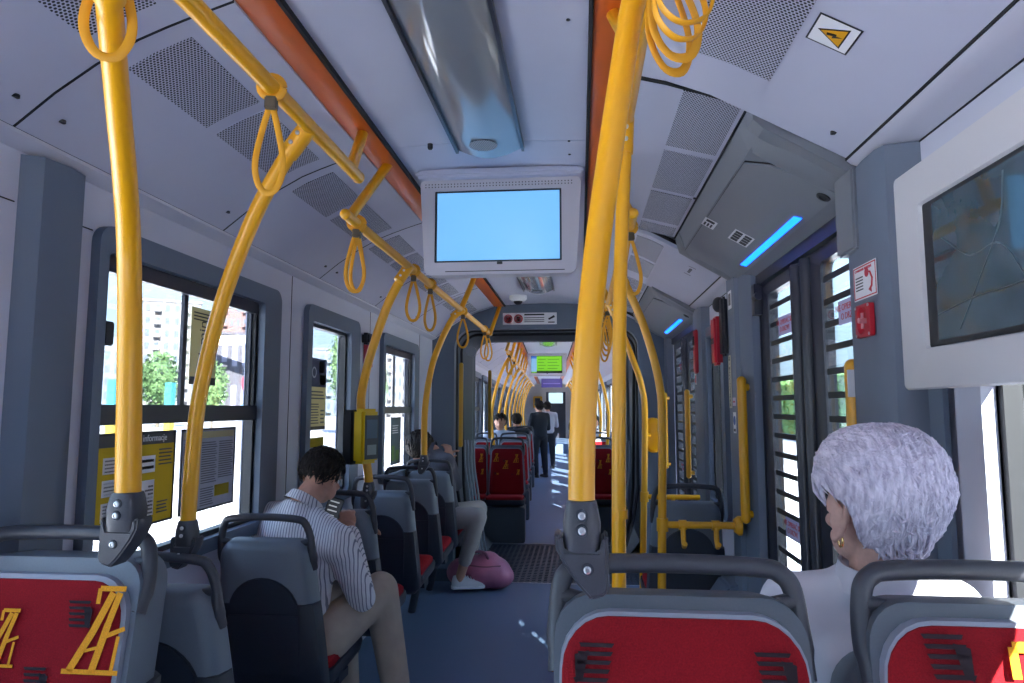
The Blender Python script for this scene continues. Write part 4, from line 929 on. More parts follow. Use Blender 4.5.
# motif layout for the near seats that show their front (x is mirrored: seats face the camera)
figL = [('m', -0.085, 0.715, 1.0, 1), ('c', 0.005, 0.865, 0.95, 1), ('c', 0.16, 0.70, 0.9, 1), ('m', 0.12, 0.58, 0.8, 1)]
s_far = make_seat('shell', W=0.41, taper=0.83, legs='pedestal')
s_far.location = (-1.158, 2.60, 0)
tag(s_far, 'grey seat back just behind the man in the striped shirt', 'seat')
left_row = [(1.93, 'grey seat shell between the nearest red left seat and the man', 0.0, -1.150), (3.33, 'grey seat directly ahead of the man in the striped shirt', 0, -1.150), (4.07, 'grey seat below the ticket validator, second ahead of the man', 0, -1.150),
            (4.72, 'grey seat with red cushion showing, before the seated woman', 0, -1.150), (5.32, 'grey seat the woman near the gangway sits on', 0, -1.155)]
for y, lab, dz, x in left_row:
    o = copy_tree(s_far); o.location = (x, y, dz); tag(o, lab, 'seat')
o = copy_tree(s_far); o.location = (0.545, 3.78, 0); tag(o, 'grey seat on the right beneath the yellow cross rail', 'seat')
sa = make_seat('double', W=0.43, taper=0.94, topz=1.0, hh=0.045, cr=0.075, hr=1.2, legs='pedestal', depth=0.15, lift=0.13, figs=[('m', -0.140, 0.795, 0.75, 1), ('c', -0.075, 0.925, 0.9, 1), ('c', -0.005, 0.80, 0.9, 1), ('m', 0.065, 0.80, 0.5, 1), ('c', 0.15, 0.93, 0.9, 1), ('m', 0.14, 0.60, 0.8, 1), ('c', 0.03, 0.62, 0.9, -1)])
sa.location = (-1.128, 1.29, 0.13); sa.rotation_euler.z = PI; tag(sa, 'red upholstered seat facing the camera in the lower left', 'seat')
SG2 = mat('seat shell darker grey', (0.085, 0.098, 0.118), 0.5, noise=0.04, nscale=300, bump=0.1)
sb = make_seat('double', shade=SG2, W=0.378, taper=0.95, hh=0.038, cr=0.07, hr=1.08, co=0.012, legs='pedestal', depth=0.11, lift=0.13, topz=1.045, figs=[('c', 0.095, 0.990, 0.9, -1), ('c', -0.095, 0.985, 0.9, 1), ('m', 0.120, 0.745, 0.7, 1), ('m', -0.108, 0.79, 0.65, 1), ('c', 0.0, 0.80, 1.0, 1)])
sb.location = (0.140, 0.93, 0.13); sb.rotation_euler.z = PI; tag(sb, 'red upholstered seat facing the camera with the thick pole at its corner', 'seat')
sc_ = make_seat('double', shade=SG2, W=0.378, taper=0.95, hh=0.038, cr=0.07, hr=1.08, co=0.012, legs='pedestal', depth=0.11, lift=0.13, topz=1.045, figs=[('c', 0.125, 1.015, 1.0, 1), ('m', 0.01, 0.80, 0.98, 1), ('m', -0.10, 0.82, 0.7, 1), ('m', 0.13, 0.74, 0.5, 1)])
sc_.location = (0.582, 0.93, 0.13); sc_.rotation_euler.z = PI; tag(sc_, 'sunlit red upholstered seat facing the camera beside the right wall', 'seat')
sd = make_seat('shell', W=0.42, handle=False, legs='pedestal', lift=0.13, topz=0.93, depth=0.04)
sd.location = (0.59, 1.30, 0.13); tag(sd, 'seat under the white haired woman, back to back with the sunlit red one', 'seat')

# ================================================================== PEOPLE
def blob(fn, name, m, parent, voxel=0.008, smooth=3, M=None):
    """fn(mb) adds overlapping closed volumes; they are fused into one continuous skin"""
    mb = MB(); fn(mb); o = mb.build(name, m, parent=None, smooth=0)
    md = o.modifiers.new('r', 'REMESH'); md.mode = 'VOXEL'; md.voxel_size = voxel; md.use_smooth_shade = True
    sm = o.modifiers.new('s', 'SMOOTH'); sm.iterations = smooth; sm.factor = 0.5
    bpy.context.view_layer.update()
    me = bpy.data.meshes.new_from_object(o.evaluated_get(bpy.context.evaluated_depsgraph_get()))
    o.modifiers.clear(); old = o.data; o.data = me; bpy.data.meshes.remove(old)
    me.materials.clear(); me.materials.append(m); me.polygons.foreach_set('use_smooth', [True]*len(me.polygons))
    if parent: o.parent = parent
    return o
def limb(mb, pts, rs, seg=14):
    pts = [Vector(p) for p in pts]
    for (a, ra), (b, rb) in zip(zip(pts, rs), list(zip(pts, rs))[1:]):
        mb.tube([a.lerp(b, k/4) for k in range(5)], [ra+(rb-ra)*k/4 for k in range(5)], seg=seg)
    for p, r in zip(pts, rs): mb.sphere(p, r, seg=seg, rg=8)
EAR = [1.0]
def head_parts(mb, c, R, s=1.0):
    """head facing local +Y; c centre at the ears, R rotation"""
    T = Matrix.Translation(c) @ R.to_4x4() @ Matrix.Scale(s, 4)
    def S(p, r): 
        q = MB(); q.sphere(p, r, seg=18, rg=12); mb.add([T @ v for v in q.v], q.f)
    S((0, -0.008, 0.035), (0.074, 0.093, 0.083)); S((0, 0.022, -0.015), (0.060, 0.066, 0.075)); S((0, 0.045, -0.068), (0.036, 0.036, 0.030))
    S((-0.038, 0.040, -0.045), (0.026, 0.035, 0.035)); S((0.038, 0.040, -0.045), (0.026, 0.035, 0.035))
    S((0, 0.078, 0.032), (0.050, 0.014, 0.014))                                     # brow
    S((0, 0.095, 0.004), (0.009, 0.013, 0.026)); S((0, 0.101, -0.012), (0.014, 0.015, 0.011))   # nose
    S((-.042, 0.066, -0.012), (0.020, 0.018, 0.016)); S((.042, 0.066, -0.012), (0.020, 0.018, 0.016))
    S((0, 0.080, -0.040), (0.022, 0.010, 0.006)); S((0, 0.079, -0.050), (0.020, 0.010, 0.006))  # lips
    for sx in (-1, 1):
        q = MB(); q.tube(spline([(0, 0.012, -0.028), (0, -0.002, -0.022), (0, -0.016, 0.002), (0, -0.018, 0.022), (0, -0.004, 0.034), (0, 0.010, 0.026), (0, 0.012, 0.010)], 4), 0.0048, seg=8); q.sphere((0, 0, 0), (0.004, 0.014, 0.026)); q.sphere((0, 0.008, -0.024), (0.005, 0.007, 0.010))
        TT = T @ Matrix.Translation((sx*(0.079+0.03*(EAR[0]-1)), -0.006, -0.004)) @ Matrix.Rotation(sx*(0.45 if EAR[0] == 1 else -0.22), 4, 'Z') @ Matrix.Scale(EAR[0], 4); mb.add([TT @ v for v in q.v], q.f)
    return T
def face_details(parent, T, hairc):
    for sx in (-1, 1):
        mb = MB(); mb.sphere((sx*0.031, 0.073, 0.012), 0.0115); mb.build('eye', WHITE, parent=parent, M=T)
        mb = MB(); mb.sphere((sx*0.031, 0.0815, 0.012), (0.005, 0.0035, 0.005)); mb.build('iris', BLACK, parent=parent, M=T)
        mb = MB(); mb.tube(spline([(sx*0.015, 0.089, 0.032), (sx*0.032, 0.089, 0.038), (sx*0.048, 0.078, 0.033)], 4), 0.003, seg=6); mb.build('eyebrow', hairc, parent=parent, M=T)
def hand_parts(mb, wrist, R, s=1.0, curl=0.6, mirror=1):
    """hand: palm along local +Y from the wrist, palm faces -Z, thumb on local X*mirror"""
    T = Matrix.Translation(wrist) @ R.to_4x4() @ Matrix.Scale(s, 4)
    def S(p, r): q = MB(); q.sphere(p, r); mb.add([T @ v for v in q.v], q.f)
    S((0, 0.045, 0), (0.040, 0.052, 0.016)); S((mirror*0.024, 0.030, -0.006), (0.018, 0.030, 0.015)); S((0, 0.01, 0), (0.027, 0.03, 0.018))
    for k, (x, L) in enumerate(((0.030, 0.068), (0.010, 0.076), (-0.011, 0.070), (-0.030, 0.056))):
        p = Vector((x*mirror, 0.082-abs(x)*0.15, 0)); a = 0.15; pts = [p]; 
        for j, f in enumerate((0.42, 0.32, 0.26)):
            a += curl*(0.7 if j else 0.5); p = p+Vector((x*mirror*0.12*(j == 0), math.cos(a)*L*f, -math.sin(a)*L*f)); pts.append(p)
        q = MB(); limb(q, pts, [0.0095, 0.009, 0.0082, 0.0070], 10); mb.add([T @ v for v in q.v], q.f)
    q = MB(); limb(q, [(mirror*0.028, 0.022, -0.004), (mirror*0.052, 0.048, -0.016), (mirror*0.056, 0.072, -0.030-0.01*curl), (mirror*0.046, 0.092, -0.036-0.012*curl)], [0.013, 0.0115, 0.010, 0.0082], 10); mb.add([T @ v for v in q.v], q.f)
    return T
def shoe(parent, ankle, direc, m, sole, s=1.0):
    d = Vector(direc); d.z = 0; d.normalize(); n = Vector((-d.y, d.x, 0)); a = Vector((ankle[0], ankle[1], 0)); zb = ankle[2]
    def ring(u, hw, zt, k=12):
        return [a+d*u+n*(hw*math.cos(t))+Vector((0, 0, zb+(zt if math.sin(t) > 0 else 0.0)*abs(math.sin(t))+0.012)) for t in [2*PI*j/k for j in range(k)]]
    mb = MB(); R = [ring(-0.065, 0.018, 0.045), ring(-0.055, 0.030, 0.085), ring(-0.02, 0.036, 0.095), ring(0.03, 0.038, 0.085), ring(0.08, 0.045, 0.060), ring(0.14, 0.048, 0.048), ring(0.175, 0.038, 0.035), ring(0.195, 0.018, 0.02)]
    mb.loft(R); sh = mb.build('shoe', m, parent=parent, smooth=70)
    mb = MB(); out = []
    for u, hw in ((-0.07, 0.02), (-0.055, 0.036), (0.0, 0.040), (0.08, 0.048), (0.15, 0.050), (0.185, 0.036), (0.20, 0.015)): out.append((u, hw))
    pts = [a+d*u+n*hw for u, hw in out]+[a+d*u-n*hw for u, hw in reversed(out)]
    mb.prism([p+Vector((0, 0, zb)) for p in pts], (0, 0, 0.022)); mb.build('sole', sole, parent=sh, bevel=0.004)
    mb = MB()
    for k in range(4):
        u = 0.035+k*0.022; mb.tube([a+d*u+n*0.022+Vector((0, 0, zb+0.088-k*.008)), a+d*(u+.004)+Vector((0, 0, zb+0.102-k*.009)), a+d*(u+.01)-n*0.022+Vector((0, 0, zb+0.088-k*.008))], 0.0035, seg=6)
    mb.build('laces', WHITE, parent=sh)
def strands(parent, T, m, n, L, rad, flow, base=(0.080, 0.100, 0.090), cz=0.035, name='hair', keep=None, off=0.004, cap=True, seed=1, wave=0.3, sq=2.0, low=0.0, avoid=None):
    """locks of hair over the scalp as one mesh: tapered curved tufts following flow(p)"""
    rnd = random.Random(seed); mb = MB()
    def shape_(v):
        e2 = Vector((v.x/base[0], (v.y+0.01)/base[1], (v.z-cz)/base[2])); L2 = e2.length
        if L2 < 1e-6: return v
        Ln = (abs(e2.x)**sq+abs(e2.y)**sq+abs(e2.z)**sq)**(1/sq); f = L2/Ln
        g = 1+low*min(0, e2.z)
        return Vector((v.x*f*g, (v.y+0.01)*f*g-0.01, (v.z-cz)*f+cz))
    if cap:
        q = MB(); q.sphere((0, -0.010, cz), base, seg=28, rg=20)
        vs = q.v; keepv = [keep(Vector((v.x/base[0], (v.y+0.01)/base[1], (v.z-cz)/base[2]))) for v in vs]
        # pull the cap vertices outside the hair area inside the skull
        vs = [v if k else Vector((v.x*0.7, (v.y)*0.7, cz+(v.z-cz)*0.7)) for v, k in zip(vs, keepv)]
        mb.add([shape_(v) for v in vs], q.f)
    i = 0; ga = PI*(3-math.sqrt(5))
    for i in range(n):
        z = 1-2*(i+0.5)/n; r = math.sqrt(1-z*z); a = ga*i
        u = Vector((r*math.cos(a), r*math.sin(a), z))
        u = (u+Vector((rnd.gauss(0, .04), rnd.gauss(0, .04), rnd.gauss(0, .04)))).normalized()
        if not keep(u): continue
        p = Vector((u.x*base[0], u.y*base[1]-0.01, u.z*base[2]+cz)); nn = Vector((u.x/base[0], u.y/base[1], u.z/base[2])).normalized()
        f = flow(u)+Vector((rnd.gauss(0, wave), rnd.gauss(0, wave), rnd.gauss(0, wave))); f = (f-nn*f.dot(nn)).normalized()
        side = nn.cross(f); LL = L*(0.7+rnd.random()*0.6); lift = 0.25+0.25*rnd.random(); cu = rnd.gauss(0, 0.25)
        pts = []; 
        for k in range(5):
            t = k/4; q = p+f*LL*t+nn*(off+LL*lift*t*(1-t)*1.6-0.0*t)+side*cu*LL*t*t
            # keep to the skull
            e2 = Vector((q.x/base[0], (q.y+0.01)/base[1], (q.z-cz)/base[2])); le = e2.length
            if le > 1.10+0.08*(1-t): q = Vector((q.x, q.y+0.01, q.z-cz))*((1.10+0.08*(1-t))/le); q = Vector((q.x, q.y-0.01, q.z+cz))
            if le < 1.02: q = Vector((q.x, q.y+0.01, q.z-cz))*(1.03/max(le, .01)); q = Vector((q.x, q.y-0.01, q.z+cz))
            pts.append(q)
        pts = [shape_(p_) for p_ in pts]
        if avoid and any((p_-Vector(av)).length < ar for p_ in pts for av, ar in avoid): continue
        mb.tube(pts, [rad*0.8, rad, rad*0.85, rad*0.55, rad*0.1], seg=6, flat=1.5)
    return mb.build(name, m, parent=parent, M=T, smooth=80)
def hair_mat(name, c0, c1, rough=0.5, scale=(120, 25, 25)):
    m = bpy.data.materials.new(name); t, b = nodes(m); b.inputs['Roughness'].default_value = rough; b.inputs['Specular IOR Level'].default_value = 0.2
    tcn = t.nodes.new('ShaderNodeTexCoord'); mp = t.nodes.new('ShaderNodeMapping'); mp.inputs['Scale'].default_value = scale; n = t.nodes.new('ShaderNodeTexNoise'); n.inputs['Scale'].default_value = 1.5; n.inputs['Detail'].default_value = 5
    t.links.new(tcn.outputs['Object'], mp.inputs[0]); t.links.new(mp.outputs[0], n.inputs['Vector']); r = t.nodes.new('ShaderNodeValToRGB'); t.links.new(n.outputs['Fac'], r.inputs[0])
    r.color_ramp.elements[0].color = (*c0, 1); r.color_ramp.elements[0].position = 0.35; r.color_ramp.elements[1].color = (*c1, 1); r.color_ramp.elements[1].position = 0.65
    t.links.new(r.outputs[0], b.inputs['Base Color']); bp = t.nodes.new('ShaderNodeBump'); bp.inputs['Strength'].default_value = 0.6; bp.inputs['Distance'].default_value = 0.003
    t.links.new(n.outputs['Fac'], bp.inputs['Height']); t.links.new(bp.outputs[0], b.inputs['Normal']); return m
DHAIR = hair_mat('dark brown hair', (0.008, 0.006, 0.005), (0.030, 0.020, 0.014))
WHAIR = hair_mat('silver lavender hair', (0.50, 0.45, 0.56), (0.86, 0.80, 0.90))
def rotm(yaw, pitch=0, roll=0): return (Matrix.Rotation(yaw, 3, 'Z') @ Matrix.Rotation(pitch, 3, 'X') @ Matrix.Rotation(roll, 3, 'Y'))

def figure(label, J, head, shirt, pants, hairfn, shoes=None, hands=None, voxel=0.007, cloth_voxel=0.009, sleeve='long', sx=1.0, skin=SKIN, loc=(0, 0, 0), pant_len=1.0, collar=True, detail=True, name='person', shoe_dir=None, bare=False):
    e = empty(name, loc, label=label, cat='person')
    j = {k: Vector(v) for k, v in J.items()}
    c, R, hs = head
    Tm = {}
    def body(mb):
        Tm['T'] = head_parts(mb, Vector(c), R, hs)
        neck_top = Vector(c)+R @ Vector((0, -0.012, -0.05))*hs
        limb(mb, [j['neck'], neck_top], [0.056*sx, 0.052*sx])
        limb(mb, [j['pelvis'], j['chest'], j['neck']], [0.10*sx, 0.11*sx, 0.05*sx])
        for s in 'LR':
            limb(mb, [j['chest'].lerp(j['sh'+s], .5), j['sh'+s], j['el'+s], j['wr'+s]], [0.07*sx, 0.05*sx, 0.040*sx, 0.027*sx])
            limb(mb, [j['pelvis'], j['hip'+s], j['kn'+s], j['an'+s]], [0.09*sx, 0.075*sx, 0.052*sx, 0.036*sx])
            a = j['an'+s]; limb(mb, [a, a+Vector((0, 0.0, -0.03))], [0.036, 0.034])
            if hands and s in hands:
                hR, curl, mir = hands[s]; hand_parts(mb, j['wr'+s], hR, 1.0, curl, mir)
            else:
                d = (j['wr'+s]-j['el'+s]).normalized(); rr = d.to_track_quat('Y', 'Z').to_matrix(); hand_parts(mb, j['wr'+s], rr, 1.0, 0.5, 1 if s == 'L' else -1)
    blob(body, 'body', skin, e, voxel, 2)
    def sh(mb):
        ch, pe, ne = j['chest'], j['pelvis'], j['neck']
        across = (j['shR']-j['shL']).normalized(); up = (ne-pe).normalized(); fw = up.cross(across); 
        def ring(p, a, b, k=20): return [p+across*a*math.cos(t)+fw*b*math.sin(t) for t in [2*PI*q/k for q in range(k)]]
        w2 = (j['shR']-j['shL']).length/2
        mid = pe.lerp(ch, .45)
        mb.loft([ring(pe-up*0.04, 0.165*sx, 0.135*sx), ring(pe.lerp(ch, .2), 0.165*sx, 0.135*sx), ring(mid, 0.160*sx, 0.125*sx), ring(ch-up*.02, w2*0.98, 0.125*sx), ring(ch+up*.06, w2*0.98, 0.115*sx), ring((j['shL']+j['shR'])/2+up*0.025, w2*0.80, 0.085*sx), ring(ne+up*0.0, 0.085*sx, 0.072*sx), ring(ne+up*0.02, 0.066*sx, 0.064*sx)])
        for s in 'LR':
            if sleeve == 'long': limb(mb, [j['sh'+s], j['el'+s], j['wr'+s].lerp(j['el'+s], .12)], [0.064*sx, 0.053*sx, 0.040*sx])
            else: limb(mb, [j['sh'+s], j['sh'+s].lerp(j['el'+s], .75)], [0.075*sx, 0.068*sx])
            limb(mb, [ne-up*0.035, j['sh'+s]], [0.058*sx, 0.060*sx]); limb(mb, [ne-up*0.10, j['sh'+s]-up*0.02], [0.09*sx, 0.066*sx])
    blob(sh, 'shirt', shirt, e, cloth_voxel, 6)
    if collar:
        mb = MB(); ne = j['neck']; up = (Vector(c)-ne).normalized(); a = up.orthogonal().normalized(); b = up.cross(a)
        R2 = []
        for hgt, r in ((-0.01, 0.070), (0.030, 0.063), (0.032, 0.070), (-0.012, 0.080)): R2.append([ne+up*hgt+(a*math.cos(t)+b*math.sin(t))*r*sx for t in [2*PI*q/24 for q in range(24)]])
        mb.loft(R2, caps=False); mb.build('collar', shirt, parent=e, smooth=70)
    def pa(mb):
        for s in 'LR':
            limb(mb, [j['pelvis']+Vector((0, 0, 0.0)), j['hip'+s], j['kn'+s], j['kn'+s].lerp(j['an'+s], pant_len)], [0.125*sx, 0.098*sx, 0.073*sx, 0.055*sx])
        mb.sphere(j['pelvis'], (0.16*sx, 0.13*sx, 0.12*sx))
    blob(pa, 'trousers', pants, e, cloth_voxel, 3)
    if detail: face_details(e, Tm['T'], DHAIR)
    hairfn(e, Tm['T'])
    if shoes:
        for s in 'LR': shoe(e, (j['an'+s].x, j['an'+s].y, max(0.0, j['an'+s].z-0.085)), (shoe_dir or {}).get(s, j['kn'+s]-j['pelvis']), shoes[0], shoes[1])
    return e, j, Tm['T']
# man with phone
SHIRT = stripe_mat('striped shirt', (0.72, 0.70, 0.72), (0.22, 0.22, 0.27), 0.0125, 0.28, 'X')
CHINO = mat('beige chinos', (0.42, 0.34, 0.27), 0.85, noise=0.08, nscale=14, bump=0.6)
yM = 2.80
J = dict(pelvis=P(292, 640, 2.80), chest=P(288, 560, 2.83), neck=P(303, 505, 2.86), shL=P(254, 518, 2.90), shR=P(338, 541, 2.76), elL=(-1.23, 3.02, 0.82), wrL=(-1.08, 3.22, 0.86),
         elR=P(362, 598, 2.86), wrR=P(349, 527, 3.08), hipL=P(275, 650, 2.85), hipR=P(322, 640, 2.78), knL=(-1.16, 3.26, 0.60), knR=P(380, 590, 3.02), anL=(-1.12, 3.30, 0.10), anR=P(397, 692, 3.02))
J['anR'].z = 0.12 if J['anR'].z < 0.12 else J['anR'].z
def hair_man(e, T):
    keep = lambda u: (u.z > 0.38 or (u.y < 0.15 and u.z > -0.62-0.2*u.y and not (u.y > -0.25 and u.z < -0.25)))
    strands(e, T, DHAIR, 1500, 0.032, 0.0030, lambda u: Vector((0.25*u.x, -0.2+u.y*0.8 if u.z > .5 else -0.5, -1.0 if u.z < 0.5 else 0.2)) if u.z < .75 else Vector((0.1, 0.9, 0.1)), base=(0.081, 0.100, 0.091), keep=keep, seed=3, wave=0.22)
hc = P(321, 478, 2.93)
e, j, T = figure('man in striped white shirt and beige trousers seated looking at his phone', J, (hc, rotm(-0.28, -0.42, 0.1), 1.0), SHIRT, CHINO, hair_man, shoes=(mat('white sneaker', (0.7, 0.7, 0.7), .6), WHITE),
       hands={'R': (rotm(0.5, 0.75, 0), 0.9, -1)}, sx=1.1, voxel=0.006, shoe_dir={'R': (0.3, 1, 0), 'L': (0, 1, 0)})
ph = empty('smartphone', label='black smartphone held in the hand of the man in the striped shirt', cat='phone')
PC = P(332, 513, 3.10); MM = frame(PC, (0.95, 0.30, -0.32), (0.15, 0.55, 0.80)); 
mb = MB(); mb.box((-0.036, -0.075, -0.004), (0.036, 0.075, 0.004)); mb.build('body', BLACK, parent=ph, M=MM, bevel=0.003)
mb = MB(); mb.box((-0.032, -0.068, 0.0035), (0.032, 0.068, 0.0045)); mb.build('screen', mat('phone screen', (0.02, 0.02, 0.025), 0.15, emit=(0.35, 0.4, 0.5), estr=0.08), parent=ph, M=MM, smooth=0)
mb = MB()
for k in range(4): mb.box((-0.025, 0.05-k*0.022, 0.0042), (0.018-0.006*(k % 2), 0.056-k*0.022, 0.0050))
mb.box((-0.030, -0.064, 0.0042), (0.030, -0.02, 0.0050)); mb.build('screen_text', mat('phone text', (.4, .42, .45), 0.4, emit=(0.7, 0.75, 0.8), estr=0.35), parent=ph, M=MM, smooth=0)

# old woman with white hair
OSH = mat('white blouse', (0.66, 0.63, 0.68), 0.85, noise=0.05, nscale=5, bump=0.7)
PALE = mat('aged skin', (0.60, 0.36, 0.29), 0.6, noise=0.10, nscale=60, bump=0.35)
J = dict(pelvis=(0.56, 1.55, 0.66), chest=(0.555, 1.40, 0.97), neck=(0.545, 1.350, 1.135), shL=(0.410, 1.42, 1.070), shR=(0.690, 1.40, 1.070), elL=(0.36, 1.55, 0.82), wrL=(0.45, 1.75, 0.74), elR=(0.74, 1.52, 0.82), wrR=(0.66, 1.75, 0.74),
         hipL=(0.47, 1.58, 0.64), hipR=(0.65, 1.58, 0.64), knL=(0.46, 1.98, 0.62), knR=(0.66, 1.98, 0.62), anL=(0.46, 1.95, 0.22), anR=(0.66, 1.95, 0.22))
AV = [((-0.088, -0.004, -0.008), 0.037), ((0.088, -0.004, -0.008), 0.037)]
def hair_old(e, T):
    keep = lambda u: u.z > 0.45 or (u.y < 0.62 and u.z > 0.22) or (u.y < -0.34 and u.z > -0.66)
    def flow(u):
        if u.z > 0.35: return Vector((0.5*u.x, -0.9+0.3*math.sin(9*u.x), 0.25))
        return Vector((0.15*math.sin(14*u.x+6*u.z), -0.5 if u.y > -0.4 else 0.0, -0.8))
    strands(e, T, WHAIR, 1900, 0.060, 0.0058, flow, base=(0.086, 0.097, 0.096), cz=0.044, keep=keep, seed=5, wave=0.34, off=0.004, sq=2.4, low=0.24, avoid=AV)
    strands(e, T, WHAIR, 2600, 0.055, 0.0020, flow, base=(0.089, 0.102, 0.103), cz=0.044, keep=keep, seed=8, wave=0.40, off=0.005, cap=False, name='loose_locks', sq=2.4, low=0.24, avoid=AV)
    strands(e, T, WHAIR, 900, 0.035, 0.0022, lambda u: Vector((0, -0.2, -1)), base=(0.066, 0.090, 0.100), cz=0.020, keep=lambda u: u.y < -0.35 and -0.92 < u.z < -0.3, seed=9, wave=0.3, off=0.002, cap=False, name='nape_hair')
    mb = MB(); mb.tube([(-0.083+0.0, -0.004+0.006*math.cos(a), -0.042+0.010*math.sin(a)) for a in [2*PI*k/14 for k in range(15)]], 0.0022, seg=6); mb.build('earring', mat('gold', (0.9, 0.62, 0.25), 0.25, 1.0), parent=e, M=T)
EAR[0] = 1.25
hc = P(880, 515, 1.33)
e, j, T = figure('old woman with short fluffy white hair and white blouse seen from behind', J, (hc, rotm(0.24, -0.08, 0), 1.03), OSH, mat('grey skirt cloth', (.2, .2, .24), .9), hair_old, shoes=(BLACK, DARK), skin=PALE, sx=0.98, voxel=0.004)
EAR[0] = 1.0

# woman near the gangway
J = dict(pelvis=(-1.12, 5.52, 0.58), chest=(-1.16, 5.52, 0.90), neck=(-1.19, 5.50, 1.10), shL=(-1.30, 5.62, 1.03), shR=(-1.06, 5.42, 1.03), elL=(-1.27, 5.75, 0.80), wrL=(-1.14, 5.78, 1.00), elR=(-1.02, 5.62, 0.82), wrR=(-1.09, 5.70, 1.04),
         hipL=(-1.10, 5.62, 0.57), hipR=(-1.04, 5.48, 0.57), knL=(-0.86, 5.82, 0.60), knR=P(478, 522, 5.42), anL=(-0.95, 5.86, 0.12), anR=P(460, 572, 5.46))
J['knR'].z = 0.595; J['anR'].z = 0.12
def hair_w(e, T):
    keep = lambda u: u.z > 0.3 or u.y < 0.1
    strands(e, T, DHAIR, 500, 0.07, 0.006, lambda u: Vector((0.1*u.x, -0.4, -1)), base=(0.088, 0.105, 0.098), keep=keep, seed=11, wave=0.2)
figure('woman with dark hair and light trousers seated sideways by the gangway', J, (P(420, 449, 5.5), rotm(-0.5, -0.15, 0), 1.05), mat('dark top', (.06, .06, .08), .8), mat('stone trousers', (0.36, 0.33, 0.31), 0.85, noise=.06, nscale=10, bump=.5), hair_w, shoes=(mat('white trainer', (0.62, 0.62, 0.64), .5), WHITE), voxel=0.009, cloth_voxel=0.011, pant_len=0.72, shoe_dir={'R': (1, 0.25, 0), 'L': (1, 0.3, 0)})
# pink bag
e = empty('sports_bag', (-0.80, 5.62, 0), label='pink soft sports bag on the floor behind the white sneakers', cat='bag')
PINK = mat('pink nylon', (0.50, 0.16, 0.26), 0.45, noise=0.12, nscale=9, bump=1.0)
def bagf(mb):
    mb.sphere((0.02, 0, 0.135), (0.22, 0.16, 0.135)); mb.sphere((-0.14, 0.02, 0.12), (0.16, 0.15, 0.12)); mb.sphere((0.05, -0.03, 0.18), (0.12, 0.10, 0.12)); mb.sphere((0.12, 0.0, 0.10), (0.14, 0.14, 0.10))
blob(bagf, 'bag_body', PINK, e, 0.012, 3)
mb = MB(); mb.tube(spline([(-0.16, -0.10, 0.18), (-0.10, -0.14, 0.29), (0.02, -0.12, 0.31), (0.06, -0.10, 0.25)], 5), 0.010, seg=8); mb.build('strap', mat('dark pink strap', (.22, .06, .11), .6), parent=e)
mb = MB(); mb.tube(spline([(0.16, -0.10, 0.20), (0.02, -0.145, 0.20), (-0.15, -0.12, 0.21)], 5), 0.005, seg=6); mb.build('zipper', mat('zip', (.25, .08, .13), .4), parent=e)

# ================================================================== FAR SECTION (turned slightly to the left after the joint)
FAR = Matrix.Translation((-0.3, 6.9, 0)) @ Matrix.Rotation(math.radians(2.5), 4, 'Z') @ Matrix.Translation((0.3, -6.9, 0))
FA, FB = 7.40, 28.0
B2, seams2, _ = build_section(FA, FB, None, 8.0, FAR, False)
mb = MB(); pr = [(0.14, 0.947), (0.25, 0.918), (0.37, 0.872), (0.48, 0.812), (0.60, 0.745), (0.725, 0.676), (0.80, 0.65), (0.83, 0.63)]; slab(mb, pr, FA, FB); struct('ceiling_right_vault_far', mb, CEIL, M=FAR, smooth=30)
mb = MB(); slab(mb, [(-1.40, 0.61), (-1.345, 0.640), (-1.318, 0.672)], FA, FB); struct('trim_cove_far', mb, COVE, M=FAR, smooth=30)
mb = MB(); slab(mb, [(-1.45, 0.60), (-1.42, 0.72), (-1.0, 1.03), (0.45, 1.03), (0.88, 0.74), (0.90, 0.60)], FA, FB); struct('ceiling_outer_roof_far', mb, MIDG, M=FAR)
mb = MB(); mb.box((XL-.06, GY1, -0.05), (XR+.06, 26.5, 0)); struct('floor_far', mb, FLOOR, M=FAR, smooth=0)
mb = MB(); mb.box((XL, 22.0, 0), (XR, FB, 0.30)); struct('floor_step_far', mb, FLOOR, M=FAR, smooth=0)
wy = []; y = 7.75
while y < 25: wy.append((y, y+1.05)); y += 1.45
LH = [(a, b, H(-0.47), H(0.44)) for a, b in wy]
wall_with_holes('wall_left_far', XL, -0.06, FA, FB, LH, M=FAR)
wall_with_holes('wall_right_far', XR, 0.06, FA, FB, LH, M=FAR)
nwin = 9
for i, (a, b, c, d) in enumerate(LH):
    win(f'window_{nwin}', XL, -1, a-0.05, b+0.08, c-.05, d+.08, a, b, c, d, hopper=(H(-.04), H(.01)) if i % 2 else None, mull=(a+b)/2 if i % 2 else None, M=FAR); nwin += 1
    win(f'window_{nwin}', XR, 1, a-0.05, b+0.08, c-.05, d+.08, a, b, c, d, M=FAR); nwin += 1
bulkhead('wall_portal_far', FA-0.02, FA+0.10, arch(-1.14, 0.52, H(0.73), 0.17), M=FAR)
